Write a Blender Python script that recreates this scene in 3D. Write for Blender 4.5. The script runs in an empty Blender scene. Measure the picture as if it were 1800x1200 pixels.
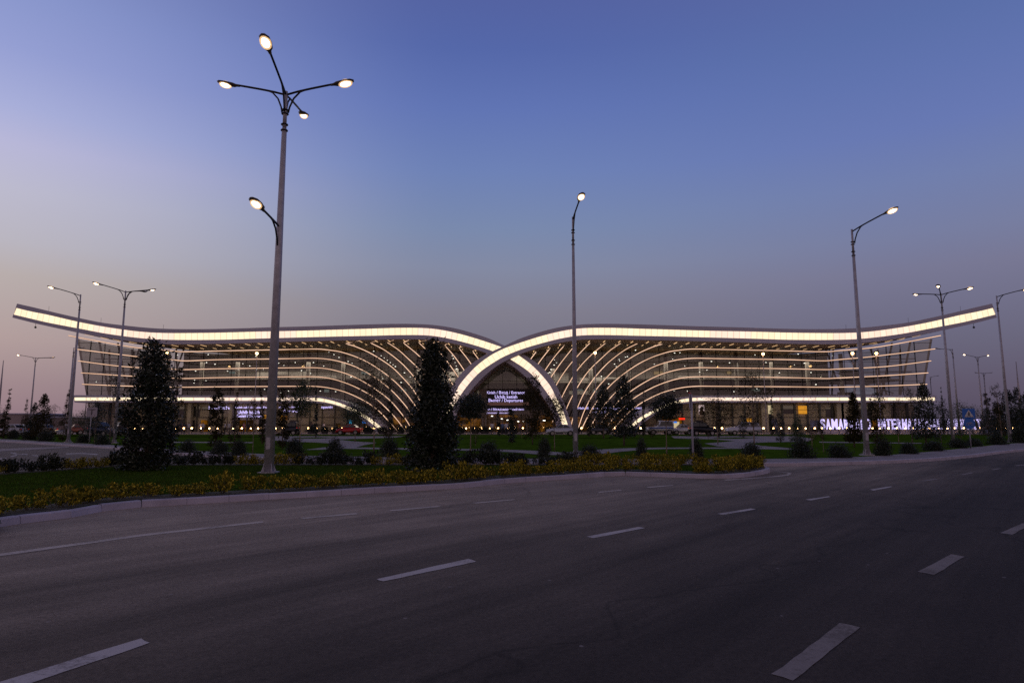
import bpy, bmesh, math, random
from mathutils import Vector, Matrix
R = math.radians
SC = bpy.context.scene
COL = SC.collection

# ------------------------------------------------------------------ camera
F = 1150.0; HC = 1.6; PITCH = math.atan(146/F)
cam = bpy.data.cameras.new("camera"); camo = bpy.data.objects.new("camera", cam); COL.objects.link(camo)
cam.lens = F/1800*36; cam.sensor_width = 36; cam.clip_end = 6000; cam.clip_start = 0.1
camo.location = (0, 0, HC); camo.rotation_euler = (R(90)+PITCH, 0, 0)
SC.camera = camo

# ------------------------------------------------------------------ sky
SC.view_settings.view_transform = 'Standard'; SC.view_settings.look = 'None'
SC.render.engine = 'CYCLES'; SC.cycles.use_denoising = False
SC.view_settings.exposure = 0; SC.view_settings.gamma = 1
w = bpy.data.worlds.new("World"); SC.world = w; w.use_nodes = True
nt = w.node_tree; nt.nodes.clear()
def s2l(c): return tuple(((x/255)/12.92 if x/255 <= .04045 else ((x/255+.055)/1.055)**2.4) for x in c)
def N(nt, t, **k):
    n = nt.nodes.new(t)
    for a, b in k.items(): setattr(n, a, b)
    return n
def ramp(nt, stops):
    r = N(nt, 'ShaderNodeValToRGB'); e = r.color_ramp.elements
    while len(e) > 1: e.remove(e[-1])
    e[0].position = stops[0][0]; e[0].color = (*stops[0][1], 1)
    for p, c in stops[1:]:
        x = e.new(p); x.color = (*c, 1)
    return r
tc = N(nt, 'ShaderNodeTexCoord'); sep = N(nt, 'ShaderNodeSeparateXYZ')
nt.links.new(tc.outputs['Generated'], sep.inputs[0])
def M(nt, op, a, b=None, c=None):
    n = N(nt, 'ShaderNodeMath', operation=op)
    for i, v in enumerate((a, b, c)):
        if v is None: continue
        if isinstance(v, (int, float)): n.inputs[i].default_value = v
        else: nt.links.new(v, n.inputs[i])
    return n.outputs[0]
X, Y, Z = sep.outputs
hor = M(nt, 'SQRT', M(nt, 'ADD', M(nt, 'MULTIPLY', X, X), M(nt, 'MULTIPLY', Y, Y)))
az = M(nt, 'DIVIDE', X, M(nt, 'MAXIMUM', hor, 0.001))
zz = M(nt, 'MAXIMUM', Z, 0.0)
SKY_L = [(0, (142,118,130)), (.05, (158,136,142)), (.105, (178,158,157)), (.18, (185,174,172)), (.22, (187,183,193)), (.28, (190,188,207)), (.33, (186,185,217)), (.37, (170,176,218)), (.43, (150,160,211)), (.486, (138,151,204)), (.57, (118,130,184)), (.7, (98,102,142)), (1, (92,88,108))]
SKY_M = [(0, (100,92,108)), (.08, (112,108,124)), (.17, (129,126,141)), (.235, (130,137,162)), (.29, (121,137,172)), (.37, (109,129,181)), (.45, (96,116,179)), (.52, (84,103,168)), (.573, (83,98,161)), (.7, (86,96,142)), (1, (92,88,108))]
SKY_R = [(0, (84,75,94)), (.05, (94,86,106)), (.105, (104,101,123)), (.2, (119,119,147)), (.245, (118,125,160)), (.31, (112,126,172)), (.37, (103,120,178)), (.43, (96,115,174)), (.486, (90,110,168)), (.57, (87,101,160)), (.7, (86,96,142)), (1, (92,88,108))]
rs = []
for st in (SKY_L, SKY_M, SKY_R):
    r = ramp(nt, [(p, s2l(c)) for p, c in st]); nt.links.new(zz, r.inputs[0]); rs.append(r.outputs[0])
def mix(nt, f, a, b, bt='MIX'):
    n = N(nt, 'ShaderNodeMix', data_type='RGBA', blend_type=bt)
    for s, v in ((0, f), (6, a), (7, b)):
        if isinstance(v, (int, float)): n.inputs[s].default_value = v
        elif isinstance(v, tuple): n.inputs[s].default_value = (*v[:3], 1)
        else: nt.links.new(v, n.inputs[s])
    return n.outputs[2]
fl = N(nt, 'ShaderNodeMapRange', interpolation_type='SMOOTHSTEP'); nt.links.new(az, fl.inputs[0])
fl.inputs[1].default_value = -.08; fl.inputs[2].default_value = -.72
fr = N(nt, 'ShaderNodeMapRange', interpolation_type='SMOOTHSTEP'); nt.links.new(az, fr.inputs[0])
fr.inputs[1].default_value = -.05; fr.inputs[2].default_value = .6
c = mix(nt, fl.outputs[0], rs[1], rs[0]); c = mix(nt, fr.outputs[0], c, rs[2])
rb = ramp(nt, [(p, s2l(q)) for p, q in ((0, (146,116,118)), (.15, (172,142,142)), (.4, (150,134,142)), (.7, (112,104,122)), (1, (92,88,108)))]); nt.links.new(zz, rb.inputs[0])
fb = N(nt, 'ShaderNodeMapRange', interpolation_type='SMOOTHSTEP'); nt.links.new(Y, fb.inputs[0]); fb.inputs[1].default_value = .25; fb.inputs[2].default_value = -.35
c = mix(nt, fb.outputs[0], c, rb.outputs[0])   # the pink anti-twilight side of the sky, behind the viewer
sk = N(nt, 'ShaderNodeTexSky', sky_type='NISHITA'); sk.sun_disc = False
SUN_EL, SUN_AZ = R(1.0), R(-60)
sk.sun_elevation = SUN_EL; sk.sun_rotation = SUN_AZ
bg1 = N(nt, 'ShaderNodeBackground'); bg1.inputs[1].default_value = 1.0; nt.links.new(c, bg1.inputs[0])
bg2 = N(nt, 'ShaderNodeBackground'); bg2.inputs[1].default_value = 0.004; nt.links.new(sk.outputs[0], bg2.inputs[0])
ad = N(nt, 'ShaderNodeAddShader'); nt.links.new(bg1.outputs[0], ad.inputs[0]); nt.links.new(bg2.outputs[0], ad.inputs[1])
out = N(nt, 'ShaderNodeOutputWorld'); nt.links.new(ad.outputs[0], out.inputs[0])

# last glow of the sun that has set to the left
sl = bpy.data.lights.new("sun", 'SUN'); slo = bpy.data.objects.new("sun", sl); COL.objects.link(slo)
sl.energy = 0.06; sl.angle = R(25); sl.color = (1, .72, .6)
slo.rotation_euler = Vector((-math.sin(R(60)), math.cos(R(60)), math.tan(R(12)))).to_track_quat('Z', 'Y').to_euler()

# ------------------------------------------------------------------ projection of measured picture points onto real planes
def ray(px, py):
    u = (px-900)/F; v = (600-py)/F; cp, sp = math.cos(PITCH), math.sin(PITCH)
    return Vector((u, cp - v*sp, sp + v*cp))
def G(px, py, z=0.0):
    d = ray(px, py); t = (z-HC)/d.z
    return Vector((d.x*t, d.y*t, z))
def P(px, py, y):
    d = ray(px, py); t = y/d.y
    return Vector((d.x*t, y, HC+d.z*t))

# ------------------------------------------------------------------ object helpers
def link(o, parent=None):
    COL.objects.link(o)
    if parent is not None: o.parent = parent
    return o
def tag(o, label=None, cat=None, group=None, kind=None):
    if label: o['label'] = label
    if cat: o['category'] = cat
    if group: o['group'] = group
    if kind: o['kind'] = kind
    return o
def empty(name, loc=(0, 0, 0), rz=0, sc=1):
    o = bpy.data.objects.new(name, None); o.location = loc; o.rotation_euler = (0, 0, rz); o.empty_display_size = .3
    if sc != 1: o.scale = (sc,)*3 if isinstance(sc, (int, float)) else sc
    return link(o)
def obj(name, bm, mats, parent=None, smooth=False):
    me = bpy.data.meshes.new(name)
    bm.to_mesh(me); bm.free()
    for m in (mats if isinstance(mats, (list, tuple)) else [mats]): me.materials.append(m)
    if smooth:
        for p in me.polygons: p.use_smooth = True
    return link(bpy.data.objects.new(name, me), parent)
def pydata(name, vs, fs, mats, parent=None, smooth=False, mi=None):
    me = bpy.data.meshes.new(name); me.from_pydata([tuple(v) for v in vs], [], fs)
    for m in (mats if isinstance(mats, (list, tuple)) else [mats]): me.materials.append(m)
    if mi:
        for p, i in zip(me.polygons, mi): p.material_index = i
    if smooth:
        for p in me.polygons: p.use_smooth = True
    me.update()
    return link(bpy.data.objects.new(name, me), parent)
def copy_tree(o, parent=None):
    c = o.copy(); COL.objects.link(c); c.parent = parent
    for ch in KIDS(o): copy_tree(ch, c)
    return c
def KIDS(o): return [x for x in o.children]
def box(bm, c, s, rot=None, mi=0):
    m = Matrix.Translation(Vector(c))
    if rot is not None: m = m @ (rot if isinstance(rot, Matrix) else Matrix.Rotation(rot, 4, 'Z'))
    m = m @ Matrix.Diagonal((s[0], s[1], s[2], 1))
    r = bmesh.ops.create_cube(bm, size=1, matrix=m)
    for v in r['verts']:
        for f in v.link_faces: f.material_index = mi
    return r
def tube(bm, pts, rad, seg=8, cap=True, mi=0):
    pts = [Vector(p) for p in pts]
    rads = rad if isinstance(rad, (list, tuple)) else [rad]*len(pts)
    rings = []
    prev = None
    for i, p in enumerate(pts):
        d = (pts[min(i+1, len(pts)-1)] - pts[max(i-1, 0)]).normalized()
        if prev is None:
            a = Vector((0, 0, 1)) if abs(d.z) < .9 else Vector((1, 0, 0))
            u = d.cross(a).normalized()
        else:
            u = (prev - d*prev.dot(d)).normalized()
        prev = u; v = d.cross(u)
        rings.append([bm.verts.new(p + (u*math.cos(2*math.pi*k/seg) + v*math.sin(2*math.pi*k/seg))*rads[i]) for k in range(seg)])
    fs = []
    for a, b in zip(rings[:-1], rings[1:]):
        for k in range(seg):
            fs.append(bm.faces.new((a[k], a[(k+1) % seg], b[(k+1) % seg], b[k])))
    if cap:
        fs.append(bm.faces.new(rings[0][::-1])); fs.append(bm.faces.new(rings[-1]))
    for f in fs: f.material_index = mi; f.smooth = True
def ball(bm, c, r, seg=10, mi=0, sc=(1, 1, 1)):
    m = Matrix.Translation(Vector(c)) @ Matrix.Diagonal((sc[0], sc[1], sc[2], 1))
    q = bmesh.ops.create_uvsphere(bm, u_segments=seg, v_segments=max(5, seg*2//3), radius=r, matrix=m)
    for v in q['verts']:
        for f in v.link_faces: f.material_index = mi; f.smooth = True

# ------------------------------------------------------------------ materials
def mat(name, col, rough=.7, metal=0, noise=0.0, nscale=3.0, bump=0.0, bscale=20, spec=.5, emit=None, es=0):
    m = bpy.data.materials.new(name); m.use_nodes = True; nt = m.node_tree
    b = nt.nodes['Principled BSDF']; b.inputs['Roughness'].default_value = rough; b.inputs['Metallic'].default_value = metal
    b.inputs['Specular IOR Level'].default_value = spec
    b.inputs['Base Color'].default_value = (*col, 1)
    if noise:
        t = N(nt, 'ShaderNodeTexCoord'); n = N(nt, 'ShaderNodeTexNoise'); n.inputs['Scale'].default_value = nscale; n.inputs['Detail'].default_value = 6
        nt.links.new(t.outputs['Object'], n.inputs[0])
        mr = N(nt, 'ShaderNodeMapRange'); nt.links.new(n.outputs[0], mr.inputs[0]); mr.inputs[1].default_value = .3; mr.inputs[2].default_value = .7
        mr.inputs[3].default_value = 1-noise; mr.inputs[4].default_value = 1+noise
        vm = N(nt, 'ShaderNodeVectorMath', operation='SCALE'); vm.inputs[0].default_value = col; nt.links.new(mr.outputs[0], vm.inputs['Scale'])
        nt.links.new(vm.outputs[0], b.inputs['Base Color'])
    if bump:
        t = N(nt, 'ShaderNodeTexCoord'); n = N(nt, 'ShaderNodeTexNoise'); n.inputs['Scale'].default_value = bscale; n.inputs['Detail'].default_value = 4
        nt.links.new(t.outputs['Object'], n.inputs[0])
        bp = N(nt, 'ShaderNodeBump'); bp.inputs['Strength'].default_value = bump; bp.inputs['Distance'].default_value = .02
        nt.links.new(n.outputs[0], bp.inputs['Height']); nt.links.new(bp.outputs[0], b.inputs['Normal'])
    if emit:
        b.inputs['Emission Color'].default_value = (*emit, 1); b.inputs['Emission Strength'].default_value = es
    return m
def emis(name, col, s):
    m = bpy.data.materials.new(name); m.use_nodes = True; nt = m.node_tree; nt.nodes.clear()
    e = N(nt, 'ShaderNodeEmission'); e.inputs[0].default_value = (*col, 1); e.inputs[1].default_value = s
    o = N(nt, 'ShaderNodeOutputMaterial'); nt.links.new(e.outputs[0], o.inputs[0]); return m

def asphalt():
    m = bpy.data.materials.new('asphalt'); m.use_nodes = True; nt = m.node_tree; b = nt.nodes['Principled BSDF']
    t = N(nt, 'ShaderNodeTexCoord')
    def noise(scale, detail=5, rot=0, sx=1, sy=1, rough=.55):
        mp = N(nt, 'ShaderNodeMapping'); nt.links.new(t.outputs['Object'], mp.inputs[0]); mp.vector_type = 'TEXTURE'; mp.inputs['Rotation'].default_value = (0, 0, rot); mp.inputs['Scale'].default_value = (1/sx, 1/sy, 1)
        n = N(nt, 'ShaderNodeTexNoise'); n.inputs['Scale'].default_value = scale; n.inputs['Detail'].default_value = detail; n.inputs['Roughness'].default_value = rough
        nt.links.new(mp.outputs[0], n.inputs[0]); return n.outputs[0]
    sp = N(nt, 'ShaderNodeSeparateXYZ'); nt.links.new(t.outputs['Object'], sp.inputs[0])
    # older dusty surface towards the kerb of the island, darker tone on the near right
    big = noise(.12, 4); streak = noise(.5, 8, R(47), .14, 1.4, .65); streak2 = noise(2.0, 8, R(50), .05, 1.5, .7); patch = noise(.9, 8, rough=.7)
    # position across the road: dust increases with y - .35x
    acr = M(nt, 'ADD', M(nt, 'MULTIPLY', sp.outputs[1], .69), M(nt, 'MULTIPLY', sp.outputs[0], -.72))
    acr = M(nt, 'ADD', acr, M(nt, 'MULTIPLY', M(nt, 'SUBTRACT', M(nt, 'ADD', M(nt, 'MULTIPLY', big, .5), M(nt, 'MULTIPLY', streak, .5)), .5), 9.0))
    mr = N(nt, 'ShaderNodeMapRange', interpolation_type='SMOOTHSTEP'); nt.links.new(acr, mr.inputs[0]); mr.inputs[1].default_value = 1.5; mr.inputs[2].default_value = 13
    fo = N(nt, 'ShaderNodeMapRange', interpolation_type='SMOOTHSTEP'); nt.links.new(acr, fo.inputs[0]); fo.inputs[1].default_value = 15; fo.inputs[2].default_value = 23; fo.inputs[3].default_value = 1; fo.inputs[4].default_value = .42
    base = mix(nt, M(nt, 'MULTIPLY', mr.outputs[0], fo.outputs[0]), (.054, .043, .037), (.32, .255, .20))
    mr2 = N(nt, 'ShaderNodeMapRange'); nt.links.new(streak, mr2.inputs[0]); mr2.inputs[1].default_value = .3; mr2.inputs[2].default_value = .7; mr2.inputs[3].default_value = .72; mr2.inputs[4].default_value = 1.28
    mr3 = N(nt, 'ShaderNodeMapRange'); nt.links.new(streak2, mr3.inputs[0]); mr3.inputs[1].default_value = .3; mr3.inputs[2].default_value = .7; mr3.inputs[3].default_value = .78; mr3.inputs[4].default_value = 1.22
    gr = noise(20, 8, rough=.95)
    mr4 = N(nt, 'ShaderNodeMapRange'); nt.links.new(gr, mr4.inputs[0]); mr4.inputs[1].default_value = .36; mr4.inputs[2].default_value = .64; mr4.inputs[3].default_value = .5; mr4.inputs[4].default_value = 1.5
    k = M(nt, 'MULTIPLY', M(nt, 'MULTIPLY', mr2.outputs[0], mr3.outputs[0]), mr4.outputs[0])
    mr5 = N(nt, 'ShaderNodeMapRange'); nt.links.new(patch, mr5.inputs[0]); mr5.inputs[1].default_value = .3; mr5.inputs[2].default_value = .7; mr5.inputs[3].default_value = .84; mr5.inputs[4].default_value = 1.16
    k = M(nt, 'MULTIPLY', k, mr5.outputs[0])
    # tyre-darkened wheel tracks along the lanes
    lane = M(nt, 'SUBTRACT', M(nt, 'MULTIPLY', sp.outputs[1], .66), M(nt, 'MULTIPLY', sp.outputs[0], .75))
    lane = M(nt, 'ADD', lane, M(nt, 'MULTIPLY', streak, 1.2))
    tr_ = M(nt, 'SINE', M(nt, 'MULTIPLY', lane, 3.6))
    k = M(nt, 'MULTIPLY', k, M(nt, 'ADD', .97, M(nt, 'MULTIPLY', M(nt, 'MULTIPLY', tr_, patch), .2)))
    # pale chips and specks
    vo = N(nt, 'ShaderNodeTexVoronoi'); vo.inputs['Scale'].default_value = 2.2; nt.links.new(t.outputs['Object'], vo.inputs[0])
    sm = M(nt, 'LESS_THAN', vo.outputs['Distance'], .04)
    # cracks
    wv = N(nt, 'ShaderNodeTexVoronoi', feature='DISTANCE_TO_EDGE'); wv.inputs['Scale'].default_value = .16
    mpn = N(nt, 'ShaderNodeMapping'); nt.links.new(t.outputs['Object'], mpn.inputs[0]); mpn.vector_type = 'TEXTURE'; mpn.inputs['Rotation'].default_value = (0, 0, R(44)); mpn.inputs['Scale'].default_value = (2.8, 1, 1)
    wn = N(nt, 'ShaderNodeTexNoise'); wn.inputs['Scale'].default_value = .9; nt.links.new(t.outputs['Object'], wn.inputs[0])
    wa = N(nt, 'ShaderNodeVectorMath', operation='ADD'); nt.links.new(mpn.outputs[0], wa.inputs[0])
    ws = N(nt, 'ShaderNodeVectorMath', operation='SCALE'); nt.links.new(wn.outputs['Color'], ws.inputs[0]); ws.inputs['Scale'].default_value = 1.1
    nt.links.new(ws.outputs[0], wa.inputs[1]); nt.links.new(wa.outputs[0], wv.inputs[0])
    crk = N(nt, 'ShaderNodeMapRange'); nt.links.new(wv.outputs[0], crk.inputs[0]); crk.inputs[1].default_value = 0; crk.inputs[2].default_value = .006; crk.inputs[3].default_value = .68; crk.inputs[4].default_value = 1
    k = M(nt, 'MULTIPLY', k, crk.outputs[0])
    vm = N(nt, 'ShaderNodeVectorMath', operation='SCALE'); nt.links.new(base, vm.inputs[0]); nt.links.new(k, vm.inputs['Scale'])
    cc = mix(nt, M(nt, 'MULTIPLY', sm, .6), vm.outputs[0], (.3, .27, .27))
    nt.links.new(cc, b.inputs['Base Color'])
    b.inputs['Roughness'].default_value = .85; b.inputs['Specular IOR Level'].default_value = .18
    bp = N(nt, 'ShaderNodeBump'); bp.inputs['Strength'].default_value = .5; bp.inputs['Distance'].default_value = .01
    nt.links.new(gr, bp.inputs['Height']); nt.links.new(bp.outputs[0], b.inputs['Normal'])
    return m
def leafmat(name, c1, c2, c3=None, rough=.45):
    m = bpy.data.materials.new(name); m.use_nodes = True; nt = m.node_tree; b = nt.nodes['Principled BSDF']
    g = N(nt, 'ShaderNodeNewGeometry')
    st = [(0, c1), (.6, c2)] + ([(1, c3)] if c3 else [])
    r = ramp(nt, st); nt.links.new(g.outputs['Random Per Island'], r.inputs[0]); nt.links.new(r.outputs[0], b.inputs['Base Color'])
    b.inputs['Roughness'].default_value = rough; b.inputs['Specular IOR Level'].default_value = .35 if rough < .5 else .08
    return m
MT = dict(
 asphalt=asphalt(),
 soil=mat('soil', (.05, .045, .03), .95, noise=.4, nscale=.5),
 grass=mat('lawn_grass', (.046, .092, .008), .95, noise=.5, nscale=1.3, bump=.8, bscale=40, spec=0),
 blade=leafmat('grass_blade', (.024, .046, .004), (.042, .086, .008), (.07, .10, .014), .7),
 kerb=mat('kerb_concrete', (.42, .39, .46), .8, noise=.15, nscale=2, bump=.3, bscale=60),
 paving=mat('paving', (.23, .2, .2), .85, noise=.25, nscale=1.2, bump=.2),
 plaza=mat('plaza_paving', (.26, .21, .2), .8, noise=.2, nscale=.5),
 paint=mat('road_paint', (.46, .43, .43), .8, noise=.3, nscale=4, bump=.3, bscale=60),
 paint_worn=mat('worn_road_paint', (.2, .18, .18), .85, noise=.35, nscale=7, bump=.3, bscale=60),
 paint_edge=mat('faded_road_paint', (.42, .37, .34), .85, noise=.35, nscale=3),
 pole=mat('galvanised_pole', (.42, .41, .46), .55, .3, noise=.15, nscale=6),
 dark_metal=mat('dark_metal', (.03, .03, .035), .5, .4),
 lamp_body=mat('lamp_body', (.12, .1, .09), .5, .3),
 glow=emis('lamp_glow', (1, .82, .58), 24),
 glow_small=emis('small_lamp_glow', (1, .55, .22), 14),
 leaf_dark=leafmat('glossy_dark_leaf', (.008, .013, .007), (.018, .027, .013), (.055, .065, .04), .42),
 leaf_green=leafmat('green_leaf', (.018, .034, .01), (.035, .06, .016), (.06, .085, .025)),
 leaf_brown=leafmat('brownish_leaf', (.018, .018, .007), (.04, .034, .012), (.065, .05, .02), .6),
 leaf_gold=leafmat('golden_leaf', (.025, .035, .006), (.20, .17, .014), (.66, .52, .06), .6),
 bark=mat('bark', (.11, .085, .065), .9, noise=.3, nscale=8),
 bark_pale=mat('whitewashed_bark', (.22, .17, .13), .9, noise=.3, nscale=8),
 grey_clad=mat('grey_cladding', (.48, .49, .62), .5, .1, noise=.04, nscale=.3),
 bronze=mat('bronze_soffit', (.20, .115, .05), .5, .1, noise=.2, nscale=.4),
 strip=emis('light_strip_glow', (1, .60, .40), 1.0),
 dash=emis('soffit_light_glow', (1, .62, .32), 1.1),
 frame=mat('mullion_metal', (.05, .05, .05), .5, .4),
 stone=mat('beige_stone', (.3, .26, .21), .7, noise=.1, nscale=.4),
 column=mat('column_stone', (.3, .27, .24), .7, noise=.08, nscale=1),
 interior=mat('interior_wall', (.30, .28, .26), .8, noise=.25, nscale=.15),
 slab=mat('floor_slab', (.2, .18, .16), .8),
 darkglass=mat('dark_window', (.012, .014, .016), .08, spec=.8),
 downlight=emis('downlight_glow', (1, .92, .8), 3.2),
 led=emis('led_text', (.62, .52, 1), 1.5),
 led_board=mat('led_board', (.02, .018, .022), .4),
 sign_letter=emis('letter_glow', (.64, .54, 1), 1.35),
 letter_side=mat('letter_side', (.3, .3, .35), .5),
 glass_poster=emis('poster_backlight', (.75, .55, .55), .75),
 yellow_board=emis('yellow_board_light', (.8, .33, .03), .8),
 cream_board=emis('cream_board_light', (.75, .6, .35), .75),
 blue_board=emis('blue_board_light', (.03, .2, .75), 1.0),
 cyan_board=emis('cyan_board_light', (.05, .45, .8), .9),
 red_board=emis('red_board_light', (1, .03, .01), 1.2),
 dark_ink=mat('dark_ink', (.06, .035, .03), .7),
 sign_blue=mat('sign_blue', (.01, .09, .38), .4, emit=(.01, .09, .38), es=.06),
 sign_white=mat('sign_white', (.6, .6, .62), .5),
 sign_back=mat('sign_back', (.38, .36, .42), .5, .2),
 sign_red=mat('sign_red', (.5, .02, .02), .5),
 tyre=mat('tyre', (.012, .012, .012), .9),
 rim=mat('rim', (.35, .35, .36), .35, .8),
 headlight=emis('headlight_glow', (1, .72, .4), 8),
 taillight=mat('taillight', (.3, .01, .01), .3, emit=(1, .03, .01), es=.25),
 wall_grey=mat('rendered_wall', (.3, .25, .25), .85, noise=.15, nscale=.2),
 planter=mat('planter', (.05, .045, .045), .8),
)
def paintmat(name, col, wear):
    m = bpy.data.materials.new(name); m.use_nodes = True; nt = m.node_tree; b = nt.nodes['Principled BSDF']
    t = N(nt, 'ShaderNodeTexCoord')
    n1 = N(nt, 'ShaderNodeTexNoise'); n1.inputs['Scale'].default_value = 16; n1.inputs['Detail'].default_value = 8; n1.inputs['Roughness'].default_value = .85; nt.links.new(t.outputs['Object'], n1.inputs[0])
    n2 = N(nt, 'ShaderNodeTexNoise'); n2.inputs['Scale'].default_value = 1.6; n2.inputs['Detail'].default_value = 3; nt.links.new(t.outputs['Object'], n2.inputs[0])
    v = M(nt, 'ADD', n1.outputs[0], M(nt, 'MULTIPLY', n2.outputs[0], .5))
    mr = N(nt, 'ShaderNodeMapRange'); nt.links.new(v, mr.inputs[0]); mr.inputs[1].default_value = .62+wear; mr.inputs[2].default_value = .80+wear; mr.inputs[3].default_value = .12; mr.inputs[4].default_value = 1
    c = mix(nt, mr.outputs[0], (.13, .11, .10), col); nt.links.new(c, b.inputs['Base Color']); b.inputs['Roughness'].default_value = .85; b.inputs['Specular IOR Level'].default_value = .2
    return m
MT['paint'] = paintmat('road_paint', (.50, .46, .45), -.06); MT['paint_worn'] = paintmat('worn_road_paint', (.25, .22, .21), .0); MT['paint_edge'] = paintmat('faded_road_paint', (.55, .48, .42), -.02)
def glassmat():
    m = bpy.data.materials.new('facade_glass'); m.use_nodes = True; nt = m.node_tree; nt.nodes.clear()
    tr = N(nt, 'ShaderNodeBsdfTransparent'); tr.inputs[0].default_value = (.75, .78, .76, 1)
    gl = N(nt, 'ShaderNodeBsdfGlossy'); gl.inputs[0].default_value = (.8, .85, .85, 1); gl.inputs[1].default_value = .04
    t = N(nt, 'ShaderNodeTexCoord'); no = N(nt, 'ShaderNodeTexNoise'); no.inputs['Scale'].default_value = .35; nt.links.new(t.outputs['Object'], no.inputs[0])
    bp = N(nt, 'ShaderNodeBump'); bp.inputs['Strength'].default_value = .25; bp.inputs['Distance'].default_value = .05; nt.links.new(no.outputs[0], bp.inputs['Height']); nt.links.new(bp.outputs[0], gl.inputs['Normal'])
    fr = N(nt, 'ShaderNodeFresnel'); fr.inputs[0].default_value = 1.7
    mx = N(nt, 'ShaderNodeMixShader'); nt.links.new(M(nt, 'MINIMUM', M(nt, 'ADD', fr.outputs[0], .03), .6), mx.inputs[0]); nt.links.new(tr.outputs[0], mx.inputs[1]); nt.links.new(gl.outputs[0], mx.inputs[2])
    o = N(nt, 'ShaderNodeOutputMaterial'); nt.links.new(mx.outputs[0], o.inputs[0]); return m
MT['glass'] = glassmat()
def bowlmat():
    m = bpy.data.materials.new('glowing_bowl'); m.use_nodes = True; nt = m.node_tree; nt.nodes.clear()
    tr = N(nt, 'ShaderNodeBsdfTransparent'); e = N(nt, 'ShaderNodeEmission'); e.inputs[0].default_value = (1, .62, .32, 1); e.inputs[1].default_value = 1.15
    mx = N(nt, 'ShaderNodeMixShader'); mx.inputs[0].default_value = .7; nt.links.new(tr.outputs[0], mx.inputs[1]); nt.links.new(e.outputs[0], mx.inputs[2])
    o = N(nt, 'ShaderNodeOutputMaterial'); nt.links.new(mx.outputs[0], o.inputs[0]); return m
MT['bowl'] = bowlmat()
def bandmat(name, pw, pstep, strength):
    """backlit translucent panels: UV x runs in metres along the band"""
    m = bpy.data.materials.new(name); m.use_nodes = True; nt = m.node_tree; nt.nodes.clear()
    uv = N(nt, 'ShaderNodeUVMap'); sp = N(nt, 'ShaderNodeSeparateXYZ'); nt.links.new(uv.outputs[0], sp.inputs[0])
    u = M(nt, 'DIVIDE', sp.outputs[0], pw); fu = M(nt, 'FRACT', u)
    line = M(nt, 'LESS_THAN', M(nt, 'MINIMUM', fu, M(nt, 'SUBTRACT', 1.0, fu)), .06)
    big = M(nt, 'FLOOR', M(nt, 'DIVIDE', u, pstep))
    wn = N(nt, 'ShaderNodeTexWhiteNoise', noise_dimensions='1D'); nt.links.new(big, wn.inputs['W'])
    wn2 = N(nt, 'ShaderNodeTexWhiteNoise', noise_dimensions='1D'); nt.links.new(M(nt, 'FLOOR', u), wn2.inputs['W'])
    t = N(nt, 'ShaderNodeTexCoord'); no = N(nt, 'ShaderNodeTexNoise'); no.inputs['Scale'].default_value = .5; nt.links.new(t.outputs['Object'], no.inputs[0])
    a = mix(nt, M(nt, 'GREATER_THAN', wn.outputs[0], .68), (1.05, .83, .56), (1.0, .74, .58))
    k = M(nt, 'ADD', .86, M(nt, 'MULTIPLY', wn2.outputs[0], .12)); k = M(nt, 'ADD', k, M(nt, 'MULTIPLY', no.outputs[0], .12))
    k = M(nt, 'MULTIPLY', k, M(nt, 'SUBTRACT', 1.0, M(nt, 'MULTIPLY', line, .3)))
    e = N(nt, 'ShaderNodeEmission'); nt.links.new(a, e.inputs[0]); nt.links.new(M(nt, 'MULTIPLY', k, strength), e.inputs[1])
    o = N(nt, 'ShaderNodeOutputMaterial'); nt.links.new(e.outputs[0], o.inputs[0]); return m
MT['band'] = bandmat('backlit_fascia_panels', 1.08, 7, 1.25)
MT['band2'] = bandmat('backlit_canopy_panels', 2.2, 5, 1.3)
def shopmat():
    m = bpy.data.materials.new('lit_hall_interior'); m.use_nodes = True; nt = m.node_tree; nt.nodes.clear()
    t = N(nt, 'ShaderNodeTexCoord'); mp = N(nt, 'ShaderNodeMapping'); mp.inputs['Scale'].default_value = (.5, 1, 1.3); nt.links.new(t.outputs['Object'], mp.inputs[0])
    v = N(nt, 'ShaderNodeTexVoronoi', distance='CHEBYCHEV'); v.inputs['Scale'].default_value = .8; nt.links.new(mp.outputs[0], v.inputs[0])
    n = N(nt, 'ShaderNodeTexNoise'); n.inputs['Scale'].default_value = .35; n.inputs['Detail'].default_value = 5; nt.links.new(t.outputs['Object'], n.inputs[0])
    sc = N(nt, 'ShaderNodeSeparateXYZ'); nt.links.new(v.outputs['Color'], sc.inputs[0])
    r = ramp(nt, [(0, (.004, .003, .002)), (.5, (.03, .013, .002)), (.7, (.16, .055, .004)), (.9, (.38, .15, .01)), (1, (.8, .42, .1))])
    nt.links.new(M(nt, 'ADD', M(nt, 'MULTIPLY', sc.outputs[0], .5), M(nt, 'MULTIPLY', n.outputs[0], .62)), r.inputs[0])
    e = N(nt, 'ShaderNodeEmission'); nt.links.new(r.outputs[0], e.inputs[0]); e.inputs[1].default_value = .75
    o = N(nt, 'ShaderNodeOutputMaterial'); nt.links.new(e.outputs[0], o.inputs[0]); return m
MT['shop'] = shopmat()

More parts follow.
